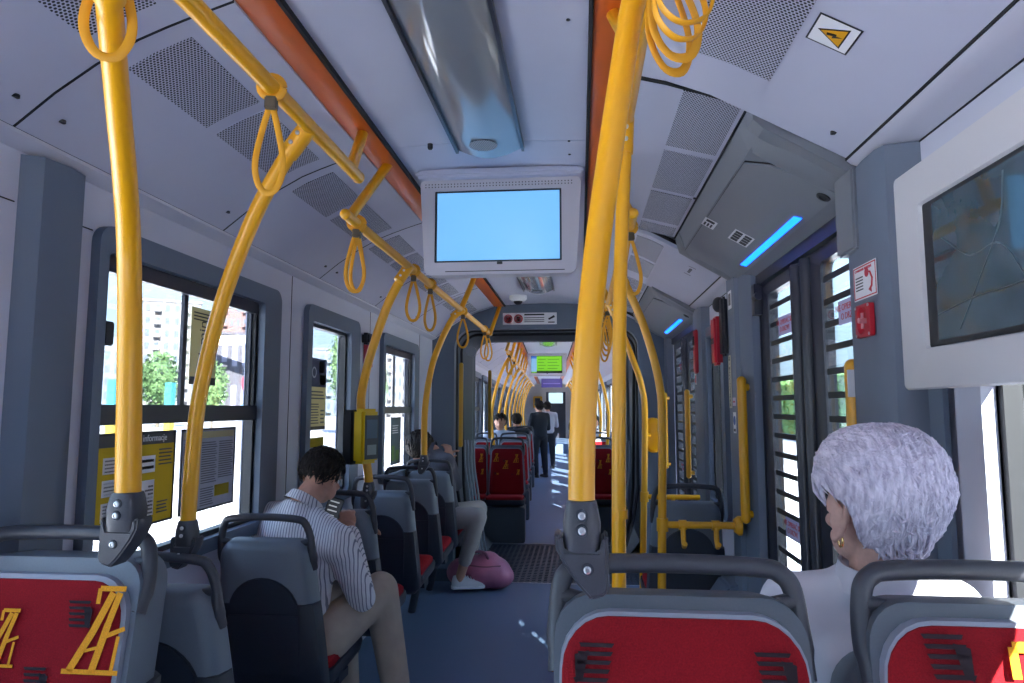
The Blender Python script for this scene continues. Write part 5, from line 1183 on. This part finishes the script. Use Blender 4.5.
# second monitor with green timetable
e, (a0, a1, b0, b1) = monitor(-0.345, 11.2, H(0.905), 0.655, 0.385, FAR, 'far ceiling monitor showing a green timetable screen', mat('screen green', (.1, .3, .02), .3, emit=(0.20, 0.62, 0.02), estr=0.75))
mb = MB(); mb.box((a0, 11.2-0.000, b0+.02), (a0+0.09, 11.2+0.004, b1-.04)); mb.build('side_panel', mat('screen pale blue', (.1, .2, .3), .3, emit=(.25, .5, .8), estr=.7), parent=e, M=FAR, smooth=0)
mb = MB(); mb.box((a0, 11.2-0.000, b1-.04), (a0+0.09, 11.2+0.004, b1)); mb.build('side_header', mat('screen blue', (.02, .08, .3), .3, emit=(.03, .12, .5), estr=.7), parent=e, M=FAR, smooth=0)
mb = MB(); mb.box((a0+.09, 11.2-0.001, b0), (a1, 11.2+0.003, b0+.035)); mb.build('ticker_bar', BLACK, parent=e, M=FAR, smooth=0)
mb = MB()
for i in range(5):
    for u0, u1 in ((0.11, 0.24), (0.27, 0.46)): mb.box((a0+u0, 11.198, b1-.06-i*.05), (a0+u1-0.03*(i % 2), 11.2+.003, b1-.052-i*.05))
mb.build('timetable_text', mat('dark green print', (.02, .12, .01), .5), parent=e, M=FAR, smooth=0)
ceiling_light(8.0, 10.3, FAR, 'ceiling light beyond the gangway reflecting green')
mb = MB(); mb.box((XL, 11.28, H(0.50)), (XR, 11.40, H(0.93))) if False else None
# far partition and driver door
e = empty('wall_end', (0, 0, 0)); e['kind'] = 'structure'
mb = MB(); mb.box((XL, 26.5, 0), (-0.45, 26.6, H(0.95))); mb.box((0.30, 26.5, 0), (XR, 26.6, H(0.95))); mb.box((-0.45, 26.5, H(0.62)), (0.30, 26.6, H(0.95))); mb.build('panel', mat('beige partition', (0.72, 0.64, 0.55), .6), parent=e, M=FAR, smooth=0)
mb = MB(); mb.box((-0.45, 26.52, 0), (0.30, 26.58, H(0.18))); mb.box((-0.45, 26.52, H(-0.1)), (-0.35, 26.58, H(0.62))); mb.box((0.2, 26.52, H(-0.1)), (0.30, 26.58, H(0.62))); mb.build('cab_door', NAVY, parent=e, M=FAR, smooth=0)
mb = MB(); mb.box((-0.35, 26.54, H(-0.1)), (0.2, 26.55, H(0.62))); mb.build('pane', GLASS, parent=e, M=FAR, smooth=0)
mb = MB(); mb.box((XL-.06, 28.0, -0.05), (XR+.06, 28.05, H(-0.35))); mb.box((XL-.06, 28.0, H(0.62)), (XR+.06, 28.05, H(1.03))); struct('wall_front_cab', mb, NAVY, M=FAR, smooth=0)
def fp_(x, y, z): return FAR @ Vector((x, y, z))
e = empty('destination_display', label='purple destination display above the far cab door', cat='display')
mb = MB(); mb.box((-0.55, 20.0, H(0.60)), (0.06, 20.06, H(0.86))); mb.build('panel', mat('purple panel', (0.05, 0.04, 0.16), .4, emit=(0.09, 0.07, 0.30), estr=.5), parent=e, M=FAR, smooth=0)
mb = MB(); mb.box((-0.50, 19.99, H(0.70)), (0.0, 20.0, H(0.73))); mb.build('text_row', mat('lilac print', (.3, .25, .5), .5), parent=e, M=FAR, smooth=0)
e = empty('ticket_machine', label='yellow ticket machine on the far end partition', cat='ticket machine')
mb = MB(); mb.box((-0.95, 26.3, H(-0.0)), (-0.6, 26.49, H(0.45))); mb.build('housing', YEL, parent=e, M=FAR, bevel=.02)
mb = MB(); mb.box((-0.88, 26.29, H(0.2)), (-0.67, 26.301, H(0.38))); mb.build('screen', BLACK, parent=e, M=FAR, smooth=0)

# rails and curved poles in the far section
ceiling_rail(-0.79, 0.658, 7.7, 21.0, [7.7, 8.6, 9.5, 10.4, 11.3, 12.2, 13.1], FAR, 'long yellow ceiling handrail on the left beyond the gangway')
ceiling_rail(0.185, 0.655, 7.7, 21.0, [7.7, 8.6, 9.5, 10.4, 11.3, 12.2, 13.1], FAR, 'long yellow ceiling handrail on the right beyond the gangway')
gl = 'yellow curved pole among the many beyond the gangway on the left'; gr = 'yellow curved pole among the many beyond the gangway on the right'
first = {}
for side, xr, xb, xm, lab, grp in ((-1, -0.79, -1.00, -1.03, gl, 'curved poles beyond the gangway, left side'), (1, 0.185, 0.40, 0.42, gr, 'curved poles beyond the gangway, right side')):
    for i in range(9):
        y = 8.55+i*1.3
        if i == 0:
            p = pole('grab_pole', [(xb, 0, 0.95), (xm, 0, 1.2), (xm-side*-0.0, 0, 1.42), (xm+(xr-xm)*0.25, 0, 1.72), (xm+(xr-xm)*0.65, 0, 1.98), (xr, 0, H(0.655))], 0.020, lab, group=grp)
            first[side] = p
        else: p = copy_tree(first[side])
        p.location = FAR @ Vector((0, y, 0)); p.rotation_euler.z = math.radians(2.5)
for i, (x, y) in enumerate(((-0.79, 8.1), (-0.79, 8.3), (-0.79, 9.3), (0.185, 8.1), (0.185, 8.2), (0.185, 8.9), (0.185, 9.8))):
    strap(x, y, 0.655, 0.25, 0.06, 0.3, label='yellow hanging strap beyond the gangway', group='straps beyond the gangway, '+('left' if x < 0 else 'right'), M=FAR) if False else strap(x, y, 0.655, 0.25, 0.06, 0.3, label='yellow hanging strap beyond the gangway on the '+('left rail' if x < 0 else 'right rail'), group='straps beyond the gangway, '+('left' if x < 0 else 'right'), M=FAR)

# red seats beyond
figF = [('m', -0.10, 0.83, 0.42, 1), ('m', 0.02, 0.76, 0.42, 1), ('m', 0.13, 0.84, 0.42, 1), ('m', -0.12, 0.66, 0.42, 1), ('m', 0.12, 0.62, 0.42, 1), ('m', -0.02, 0.55, 0.42, 1), ('c', 0.05, 0.86, .5, 1), ('c', -.05, .70, .5, 1), ('c', .15, .72, .5, 1)]
sf = make_seat('shell', W=0.44, handle=True, legs='box', det=1, figs=figF, topz=1.02)
def put(o, x, y, rz, lab, grp=None):
    o.location = FAR @ Vector((x, y, 0)); o.rotation_euler.z = math.radians(2.5)+rz; tag(o, lab, 'seat', grp)
put(sf, -0.86, 7.85, PI, 'red seat facing the camera beside the far aisle, just past the gangway')
o = copy_tree(sf); put(o, -1.16+.0, 7.85, PI, 'red seat facing the camera at the window, just past the gangway'); o.location = FAR @ Vector((-1.145-0.0, 7.95, 0))
sf.location = FAR @ Vector((-0.80, 7.85, 0)); o.location = FAR @ Vector((-1.255+.12, 8.0, 0)); o.scale.x = 0.5
o.scale.x = 1.0; o.location = FAR @ Vector((-1.15-0.09, 7.90, 0)) ; o.scale = (0.80, 1, 1); o.location = FAR @ Vector((-1.19, 7.90, 0))
for i, (x, y, rz, lab) in enumerate([(0.31, 7.95, PI, 'red seat facing the camera on the right of the far aisle'), (0.70, 7.95, PI, 'red seat facing the camera at the right window past the gangway'),
        (-0.80, 9.35, PI, 'second red aisle seat beyond the gangway on the left'), (-1.2, 9.35, PI, 'second red window seat beyond the gangway on the left'), (0.36, 9.6, PI, 'second red aisle seat beyond the gangway on the right'),
        (-0.82, 11.2, PI, 'third red aisle seat beyond the gangway on the left'), (0.36, 11.4, PI, 'third red aisle seat beyond the gangway on the right'), (-0.82, 13.0, PI, 'fourth red aisle seat beyond the gangway on the left'), (0.36, 13.2, PI, 'fourth red aisle seat beyond the gangway on the right'), (0.36, 17.0, PI, 'farthest red aisle seat on the right')]):
    o = copy_tree(sf); put(o, {0.70: 0.635, -1.2: -1.19, 0.31: 0.28}.get(x, x), y, rz, lab); o.scale.x = 0.80 if x in (0.70, -1.2, 0.31) else 1.0

# far passengers
def simple_person(label, x, y, z0, shirt, pants, sit=False, rz=0.0, lean=0.0, hairc=DHAIR, bag=None):
    if sit:
        J = dict(pelvis=(0, 0, .58), chest=(0, .02, .90), neck=(0, .03, 1.10), shL=(-.18, .03, 1.04), shR=(.18, .03, 1.04), elL=(-.23, .12, .80), wrL=(-.12, .32, .72), elR=(.23, .12, .80), wrR=(.12, .32, .72), hipL=(-.09, .04, .56), hipR=(.09, .04, .56), knL=(-.10, .44, .55), knR=(.10, .44, .55), anL=(-.10, .46, .10), anR=(.10, .46, .10)); hc = Vector((0, .05, 1.22))
    else:
        J = dict(pelvis=(0, 0, .88), chest=(0, -.01, 1.16), neck=(0, .0, 1.35), shL=(-.18, 0, 1.29), shR=(.18, 0, 1.29), elL=(-.23, .03, 1.02), wrL=(-.18, .16, .85), elR=(.23, .03, 1.02), wrR=(.15, .20, 1.08), hipL=(-.09, 0, .84), hipR=(.09, 0, .84), knL=(-.10, .03, .46), knR=(.11, .0, .46), anL=(-.10, -.02, .10), anR=(.12, -.03, .10)); hc = Vector((0, .03, 1.47))
    def hf(e, T): strands(e, T, hairc, 220, 0.05, 0.008, lambda u: Vector((0, -0.4, -1)), base=(0.084, 0.102, 0.095), keep=lambda u: u.z > 0.35 or u.y < 0.0, seed=2)
    e, j, T = figure(label, J, (hc, rotm(0, -.1), 1.0), shirt, pants, hf, shoes=(BLACK, DARK), voxel=0.014, cloth_voxel=0.016, collar=False, detail=False, shoe_dir={'L': (0, 1, 0), 'R': (0, 1, 0)})
    e.location = FAR @ Vector((x, y, z0)); e.rotation_euler.z = rz
    return e
NAV = mat('dark navy cloth', (0.012, 0.014, 0.022), .9); 
simple_person('person in dark clothes standing in the far aisle', -0.52, 14.4, 0, NAV, NAV, rz=0.6)
simple_person('person with pale top standing behind the dark clothed one', -0.36, 16.6, 0, mat('pale top', (.45, .43, .48), .9), NAV, rz=0.2)
simple_person('dark haired person seated beyond the gangway left', -1.02, 9.9, 0.02, mat('pale blue cloth', (.35, .4, .5), .9), NAV, sit=True, rz=PI)
simple_person('dark haired person bending behind the red seats', -0.9, 12.4, 0.0, NAV, NAV, sit=True, rz=0.3)
simple_person('person in white sleeves seated on the right of the far aisle', 0.34, 10.35, 0.0, mat('white cloth', (.5, .5, .55), .9), NAV, sit=True, rz=PI)
e = empty('handbag', tuple(FAR @ Vector((0.08, 10.0, 0.50))), label='black handbag held over the far aisle by the white sleeved person', cat='bag')
mb = MB(); mb.loft([[(a*k, d, b*k) for a, b in rrect(-.11, .11, -.12, .10, .03, 4)] for k, d in ((.9, -.05), (1, -.03), (1, .03), (.9, .05))]); mb.build('bag_body', BLACK, parent=e)
mb = MB(); mb.tube(spline([(-.08, 0, .08), (-.05, 0, .2), (.05, 0, .2), (.08, 0, .08)], 5), .008, seg=8); mb.build('bag_handle', BLACK, parent=e)

# ================================================================== POSTERS, left windows
def paper(name, col):
    m = bpy.data.materials.new(name); m.use_nodes = True; t = m.node_tree; t.nodes.clear(); o = t.nodes.new('ShaderNodeOutputMaterial')
    d = t.nodes.new('ShaderNodeBsdfDiffuse'); l = t.nodes.new('ShaderNodeBsdfTranslucent'); x = t.nodes.new('ShaderNodeMixShader'); x.inputs[0].default_value = 0.28
    d.inputs[0].default_value = (*col, 1); l.inputs[0].default_value = (*col, 1); t.links.new(d.outputs[0], x.inputs[1]); t.links.new(l.outputs[0], x.inputs[2]); t.links.new(x.outputs[0], o.inputs[0]); return m
PY = paper('poster yellow', (0.50, 0.38, 0.05)); PG = paper('poster grey', (0.36, 0.36, 0.40)); CRM = paper('poster cream', (0.60, 0.54, 0.32)); DGR = mat('poster dark grey', (0.055, 0.06, 0.07), .5)
XP = XL-0.018
def poster(y0, y1, z0, z1, label, base, cells, border=True, name='window_poster', x=XP):
    e = empty(name, label=label, cat='poster'); MM = frame((x, (y0+y1)/2, (z0+z1)/2), (0, 1, 0), (0, 0, 1)); L, Hh = y1-y0, z1-z0
    mb = MB(); mb.box((-L/2, -Hh/2, 0), (L/2, Hh/2, .0015)); mb.build('sheet', base, parent=e, M=MM, smooth=0)
    if border:
        mb = MB(); bw = .007
        for a, b_, c, d_ in ((-L/2, -Hh/2, -L/2+bw, Hh/2), (L/2-bw, -Hh/2, L/2, Hh/2), (-L/2, Hh/2-bw, L/2, Hh/2), (-L/2, -Hh/2, L/2, -Hh/2+bw)): mb.box((a, b_, .001), (c, d_, .004))
        mb.build('frame', BLACK, parent=e, M=MM, smooth=0)
    by = {}
    for m, a, b_, c, d_ in cells: by.setdefault(m.name, (m, MB()))[1].box((a*L, b_*Hh, .0014), (c*L, d_*Hh, .0026))
    for m, q in by.values(): q.build('printed_block', m, parent=e, M=MM, smooth=0)
    return e, MM, L, Hh
txt = lambda x0, x1, z0, z1, n, m=DGR: [(m, x0, z0+(z1-z0)*(i+.2)/n, x1-(0.06*(i % 3)*(x1-x0)), z0+(z1-z0)*(i+.6)/n) for i in range(n)]
e, MM, L, Hh = poster(1.85, 2.235, H(-0.375), H(-0.075), 'yellow framed notice with dark header in the lower window', PY,
    [(DGR, -.5, .36, .5, .5), (WHITE, -.42, .10, -.05, .26), (WHITE, -.42, -.12, -.05, .04), (WHITE, -.42, -.36, -.05, -.18), (WHITE, -.0, .06, .22, .24), (WHITE, -.0, -.40, .22, -.02)]+txt(-.40, -.08, .11, .25, 4)+txt(-.40, -.08, -.11, .03, 4)+txt(-.40, -.08, -.35, -.19, 5)+[(DGR, .10+.04*(i % 2), -.38+i*.04, .21, -.36+i*.04) for i in range(8)]+[(DGR, .02, .10, .2, .13), (DGR, .02, .17, .2, .20)]+txt(.27, .46, .12, .32, 5)+txt(.27, .42, -.40, -.25, 4))
text('P + R   Warsaw', 0.034, MM @ Matrix.Translation((0, .43*Hh, .003)), WHITE, e) if False else text('Ważne informacje', 0.030, MM @ Matrix.Translation((0.03, .425*Hh, .003)), WHITE, e)
poster(2.270, 2.645, H(-0.375), H(-0.075), 'grey framed regulations sheet with small print in the lower window', PG,
    [(CRM, -.46, .38, .46, .46), (PY, .12, -.36, .40, -.22)]+txt(-.45, -.18, -.45, .34, 26)+txt(-.14, .14, -.18, .34, 18)+txt(.18, .46, -.14, .34, 17)+txt(-.14, .10, -.45, -.22, 8))
e, MM, L, Hh = poster(2.30, 2.475, H(0.085), H(0.365), 'cream paper notice with vertical black title in the upper window', CRM, [(BLACK, -.5, -.5, .5, -.40)]+txt(-.42, .3, .33, .46, 3, BLACK), border=False)
text('Regulamin', 0.062, MM @ Matrix.Translation((-.01, -0.03, .002)) @ Matrix.Rotation(PI/2, 4, 'Z'), BLACK, e)
text('57', 0.03, MM @ Matrix.Translation((0.01, -0.32*Hh, .002)) @ Matrix.Rotation(PI/2, 4, 'Z'), BLACK, e)
e, MM, L, Hh = poster(3.38, 3.62, H(-0.115), H(0.262), 'event poster with dark picture above cream text in the narrow window', CRM,
    [(mat('poster night blue', (.03, .045, .11), .5), -.5, .10, .5, .5), (mat('poster pale', (.5, .5, .42), .5), .05, .30, .35, .46), (mat('poster green', (.18, .25, .12), .5), .1, .13, .45, .28), (BLACK, -.5, -.5, .5, -.45)]+txt(-.42, .42, -.08, .06, 3)+txt(-.42, .1, -.42, -.12, 8)+txt(.2, .42, -.42, -.2, 4), border=False)
mb = MB(); mb.lathe((-.22*L, .30*Hh, .002), [(.03, 0), (.03, .001), (.022, .001), (.022, 0)], seg=20); mb.build('printed_ring', mat('poster ring', (.45, .5, .6), .5), parent=e, M=MM)
poster(3.36, 3.60, H(-0.33), H(-0.155), 'yellow and white sheet beneath the event poster', mat('poster white', (.55, .56, .58), .6), [(PY, -.5, .22, .5, .5)]+txt(-.4, .4, -.3, .15, 4), border=False)
poster(4.93, 5.20, H(-0.42), H(-0.07), 'dark framed poster with green leaves in the third window', mat('poster teal', (.12, .16, .17), .6), [(mat('poster leaf', (.14, .26, .06), .6), -.4, -.42, -.1, -.1), (mat('poster leaf', (.14, .26, .06), .6), .0, -.42, .35, -.2)]+txt(-.35, .25, .15, .35, 4, WHITE))
e = empty('hammer_box', label='red and black emergency hammer holder between the left windows', cat='hammer box')
mb = MB(); mb.box((XL, 4.20, H(0.26)), (XL+0.03, 4.31, H(0.42))); mb.build('box', PRED, parent=e, bevel=.005)
mb = MB(); mb.box((XL+.002, 4.15, H(0.40)), (XL+0.05, 4.27, H(0.475))); mb.build('cap', BLACK, parent=e, bevel=.012)
# ledge box at the foot of the door pillar, right
e = empty('equipment_box', label='blue grey equipment box with yellow label low by the door', cat='box')
mb = MB(); mb.prism([(0.52, 2.02, 0), (0.82, 2.02, 0), (0.82, 2.02, 0.78), (0.74, 2.02, 0.80), (0.52, 2.02, 0.66)], (0, 0.5, 0)) if False else mb.prism([(0.60, 3.42, 0), (0.78, 3.42, 0), (0.78, 3.42, 0.62), (0.70, 3.42, 0.60), (0.60, 3.42, 0.46)], (0, 0.24, 0)); mb.build('casing', MIDG, parent=e, bevel=.01)

# rear end behind the camera: closes the car, with its wide end window
mb = MB(); mb.box((XL-.06, Y0-.06, -.05), (XR+.06, Y0, H(-0.1))); mb.box((XL-.06, Y0-.06, H(0.55)), (XR+.06, Y0, H(1.05))); struct('wall_back', mb, MIDG, smooth=0)
mb = MB(); mb.box((XL, Y0-.04, H(-.1)), (XR, Y0-.035, H(.55))); struct('window_40', mb, GLASS, smooth=0)

# ================================================================== OUTSIDE
GZ = -0.35
mb = MB(); mb.box((-300, -200, GZ-.2), (300, 400, GZ)); struct('ground_street', mb, mat('pavement', (0.25, 0.245, 0.245), .9, noise=.08, nscale=.4), smooth=0)
mb = MB(); mb.box((-9, -40, GZ), (-1.9, 120, GZ+.12)); struct('ground_platform', mb, mat('platform slabs', (0.70, 0.68, 0.66), .9, noise=.05, nscale=1), smooth=0)
mb = MB(); mb.box((1.5, -40, GZ), (6, 120, GZ+.12)); struct('ground_platform_right', mb, mat('platform slabs', (0.46, 0.45, 0.46), .9), smooth=0)
mb = MB()
for k in range(2): mb.box((-9.9-k*3.5, -40, GZ), (-9.8-k*3.5, 120, GZ+.01))
struct('road_markings', mb, WHITE, smooth=0)
def building(x, y, wx, wy, h, m, label, floors, cols, wm, side='X', base=GZ):
    e = empty('building', (x, y, base), label=label, cat='building')
    mb = MB(); mb.box((-wx/2, -wy/2, 0), (wx/2, wy/2, h)); mb.build('walls', m, parent=e, smooth=0)
    mb = MB(); mb.box((-wx/2-.2, -wy/2-.2, h), (wx/2+.2, wy/2+.2, h+.5)); mb.build('roof_edge', m, parent=e, smooth=0)
    fh = h/floors; cw = wy/cols
    for f in range(floors):
        for c in range(cols):
            mb = MB(); y0 = -wy/2+c*cw+cw*.25; z0 = f*fh+fh*.25
            mb.box((wx/2-.05, y0, z0), (wx/2+.06, y0+cw*.5, z0+fh*.55)); mb.build('window', wm, parent=e, smooth=0)
            if c % 3 == 1:
                mb = MB(); mb.box((wx/2, y0-cw*.1, z0-.15), (wx/2+1.0, y0+cw*.6, z0+.6)); mb.build('balcony', m, parent=e, smooth=0)
    return e
BW = mat('building white', (0.115, 0.112, 0.118), .8); BWIN = mat('building window', (0.05, 0.065, 0.09), .3); BRED = mat('building brick red', (0.12, 0.065, 0.062), .8); BDK = mat('building dark', (0.035, 0.033, 0.045), .7); BBL = mat('building blue', (0.06, 0.08, 0.105), .6)
def place_building(px, ptop, Y, wpx, label, m, floors, cols, wm, depth=10):
    a = P(px-wpx/2, 408, Y); b = P(px+wpx/2, 408, Y); c = (a+b)/2; wy = (b-a).length*1.05; h = P(px, ptop, Y).z-GZ
    o = building(c.x, c.y, depth, wy, h, m, label, floors, cols, wm)
    o.rotation_euler.z = math.atan2(-c.y, -c.x); return o
place_building(168, 306, 130, 46, 'white apartment tower beyond the square', BW, 9, 6, BWIN)
place_building(120, 338, 150, 60, 'lower blue grey office block left of the white tower', BBL, 6, 8, BWIN)
place_building(238, 305, 170, 42, 'red brick apartment block behind the dark pavilion', BRED, 8, 8, BWIN)
place_building(238, 338, 110, 50, 'dark low pavilion with white band across the street', BDK, 2, 6, mat('pavilion glass', (.2, .2, .26), .3))
place_building(392, 350, 140, 46, 'pale low building seen through the far windows', BW, 5, 10, BWIN)
place_building(325, 352, 150, 50, 'pale flat roofed building seen through the narrow window', BBL, 4, 8, BWIN)
a_ = P(214, 336, 100); b_ = P(262, 336, 100); mb = MB(); mb.box((-.4, 0, -1.4), (.4, (b_-a_).length, .0)); o = mb.build('canopy_band', WHITE, smooth=0); o.location = a_; o.rotation_euler.z = math.atan2(-(b_-a_).x, (b_-a_).y); tag(o, 'white horizontal canopy band on the dark pavilion', 'canopy')
LEAF = mat('leaves', (0.04, 0.085, 0.025), .8, noise=.5, nscale=2.2); LEAF2 = mat('light leaves', (0.065, 0.12, 0.04), .8, noise=.4, nscale=3); BARK = mat('bark', (0.09, 0.07, 0.05), .9)
def tree(x, y, r, h, label, m=LEAF, seed=1):
    e = empty('tree', (x, y, GZ), label=label, cat='tree'); rnd = random.Random(seed)
    mb = MB(); mb.tube([(0, 0, 0), (0.05, 0, h*.35), (0, 0.1, h*.7)], [r*.09, r*.07, r*.03]); mb.build('trunk', BARK, parent=e)
    mb = MB()
    for k in range(1500):
        u = Vector((rnd.gauss(0, 1), rnd.gauss(0, 1), rnd.gauss(0, 1))).normalized()*(rnd.random()**0.4); c = Vector((u.x*r, u.y*r, h*.62+u.z*h*.40)); s = r*.075*(0.7+rnd.random())
        q = [Vector((rnd.gauss(0, 1), rnd.gauss(0, 1), rnd.gauss(0, 1))).normalized() for _ in range(2)]
        mb.add([c+q[0]*s, c+q[1]*s, c-q[0]*s, c-q[1]*s], [(0, 1, 2, 3)])
    mb.sphere((0, 0, h*.62), (r*.72, r*.72, h*.28)); mb.build('foliage', m, parent=e, smooth=0); return e
def place_tree(px, ptop, Y, wpx, label, m, seed):
    a = P(px-wpx/2, 408, Y); b = P(px+wpx/2, 408, Y); c = (a+b)/2
    return tree(c.x, c.y, (b-a).length/2, P(px, ptop, Y).z-GZ, label, m, seed)
place_tree(158, 352, 60, 40, 'round green street tree before the white tower', LEAF, 1)
place_tree(212, 362, 50, 30, 'small green tree beside the pavilion', LEAF2, 2)
place_tree(341, 322, 45, 26, 'leafy tree seen through the narrow window', LEAF2, 3)
place_tree(380, 362, 70, 16, 'leafy tree seen through the third window', LEAF2, 4)
# banner columns and sign outside
for i, (px_, Y_) in enumerate(((170, 46.0), (113, 40.0))):
    p = P(px_, 398, Y_); e = empty('advertising_post', (p.x, p.y, GZ), label=('cyan and yellow post before the round tree' if i == 0 else 'cyan and yellow post at the window edge'), cat='post')
    mb = MB(); mb.box((-.25, -.25, 0), (.25, .25, 2.0)); mb.build('lower_panel', mat('post yellow', (.22, .17, .02), .6), parent=e, smooth=0)
    mb = MB(); mb.box((-.25, -.25, 2.0), (.25, .25, 3.6)); mb.build('upper_panel', mat('post cyan', (.02, .15, .19), .6), parent=e, smooth=0)
p = P(244, 395, 26.0); e = empty('road_sign', (p.x, p.y, GZ), label='red ringed road sign above a blue arrow sign outside', cat='road sign')
mb = MB(); mb.tube([(0, 0, 0), (0, 0, 3.1)], .04); mb.build('post', STEEL, parent=e)
MMs = frame((0.06, 0, 2.75), (0, 1, 0), (0, 0, 1)) ; 
mb = MB(); mb.lathe((0, 0, 0), [(.36, 0), (.36, .02), (0, .02)], seg=24); d1 = mb.build('round_plate', SRED, parent=e, M=MMs)
mb = MB(); mb.lathe((0, 0, .02), [(.24, 0), (.24, .01), (0, .01)], seg=24); mb.build('plate_centre', WHITE, parent=d1, M=MMs)
mb = MB(); mb.box((-.32, -.75, 0), (.32, -.42, .02)); mb.build('text_plate', WHITE, parent=e, M=MMs, smooth=0)
mb = MB(); mb.box((-.32, -1.4, 0), (.32, -.8, .02)); mb.build('arrow_plate', mat('sign blue', (.03, .25, .6), .5), parent=e, M=MMs, smooth=0)
# added unseen panels: shade the doors, the gap lets a sun streak through
mb = MB(); mb.box((2.0, -0.58, GZ), (2.006, -0.325, 4.3)); mb.box((2.0, -0.275, GZ), (2.006, 3.15, 4.3)); mb.box((2.0, -0.58, 4.3), (3.4, 3.15, 4.4)); struct('wall_sun_blocker', mb, mat('sun blocker panel', (.3, .31, .33), .6), smooth=0)
# planted bank and wall on the right
HEDGE = mat('hedge leaves', (0.17, 0.33, 0.11), .9, noise=.6, nscale=1.2)
def hedge(x, y0, y1, h, label, seed):
    e = empty('hedge', (x, (y0+y1)/2, GZ), label=label, cat='hedge'); rnd = random.Random(seed); mb = MB(); L = y1-y0
    mb.box((0, -L/2, 0), (1.5, L/2, h-.2))
    for k in range(5200):
        c = Vector((rnd.uniform(-.25, .1), rnd.uniform(-L/2, L/2), rnd.uniform(0, h))); 
        if rnd.random() < .25: c = Vector((rnd.uniform(0, 1.3), rnd.uniform(-L/2, L/2), h-.2+rnd.uniform(0, .3)))
        s = .16*(0.6+rnd.random()); q = [Vector((rnd.gauss(0, 1), rnd.gauss(0, 1), rnd.gauss(0, 1))).normalized() for _ in range(2)]
        mb.add([c+q[0]*s, c+q[1]*s, c-q[0]*s, c-q[1]*s], [(0, 1, 2, 3)])
    mb.build('foliage', HEDGE, parent=e, smooth=0); return e
hedge(14.0, -6, 36, 3.9, 'tall green hedge bank beyond the right platform, nearer run', 3)
hedge(14.6, 36.4, 90, 3.8, 'tall green hedge bank beyond the right platform, farther run', 4)
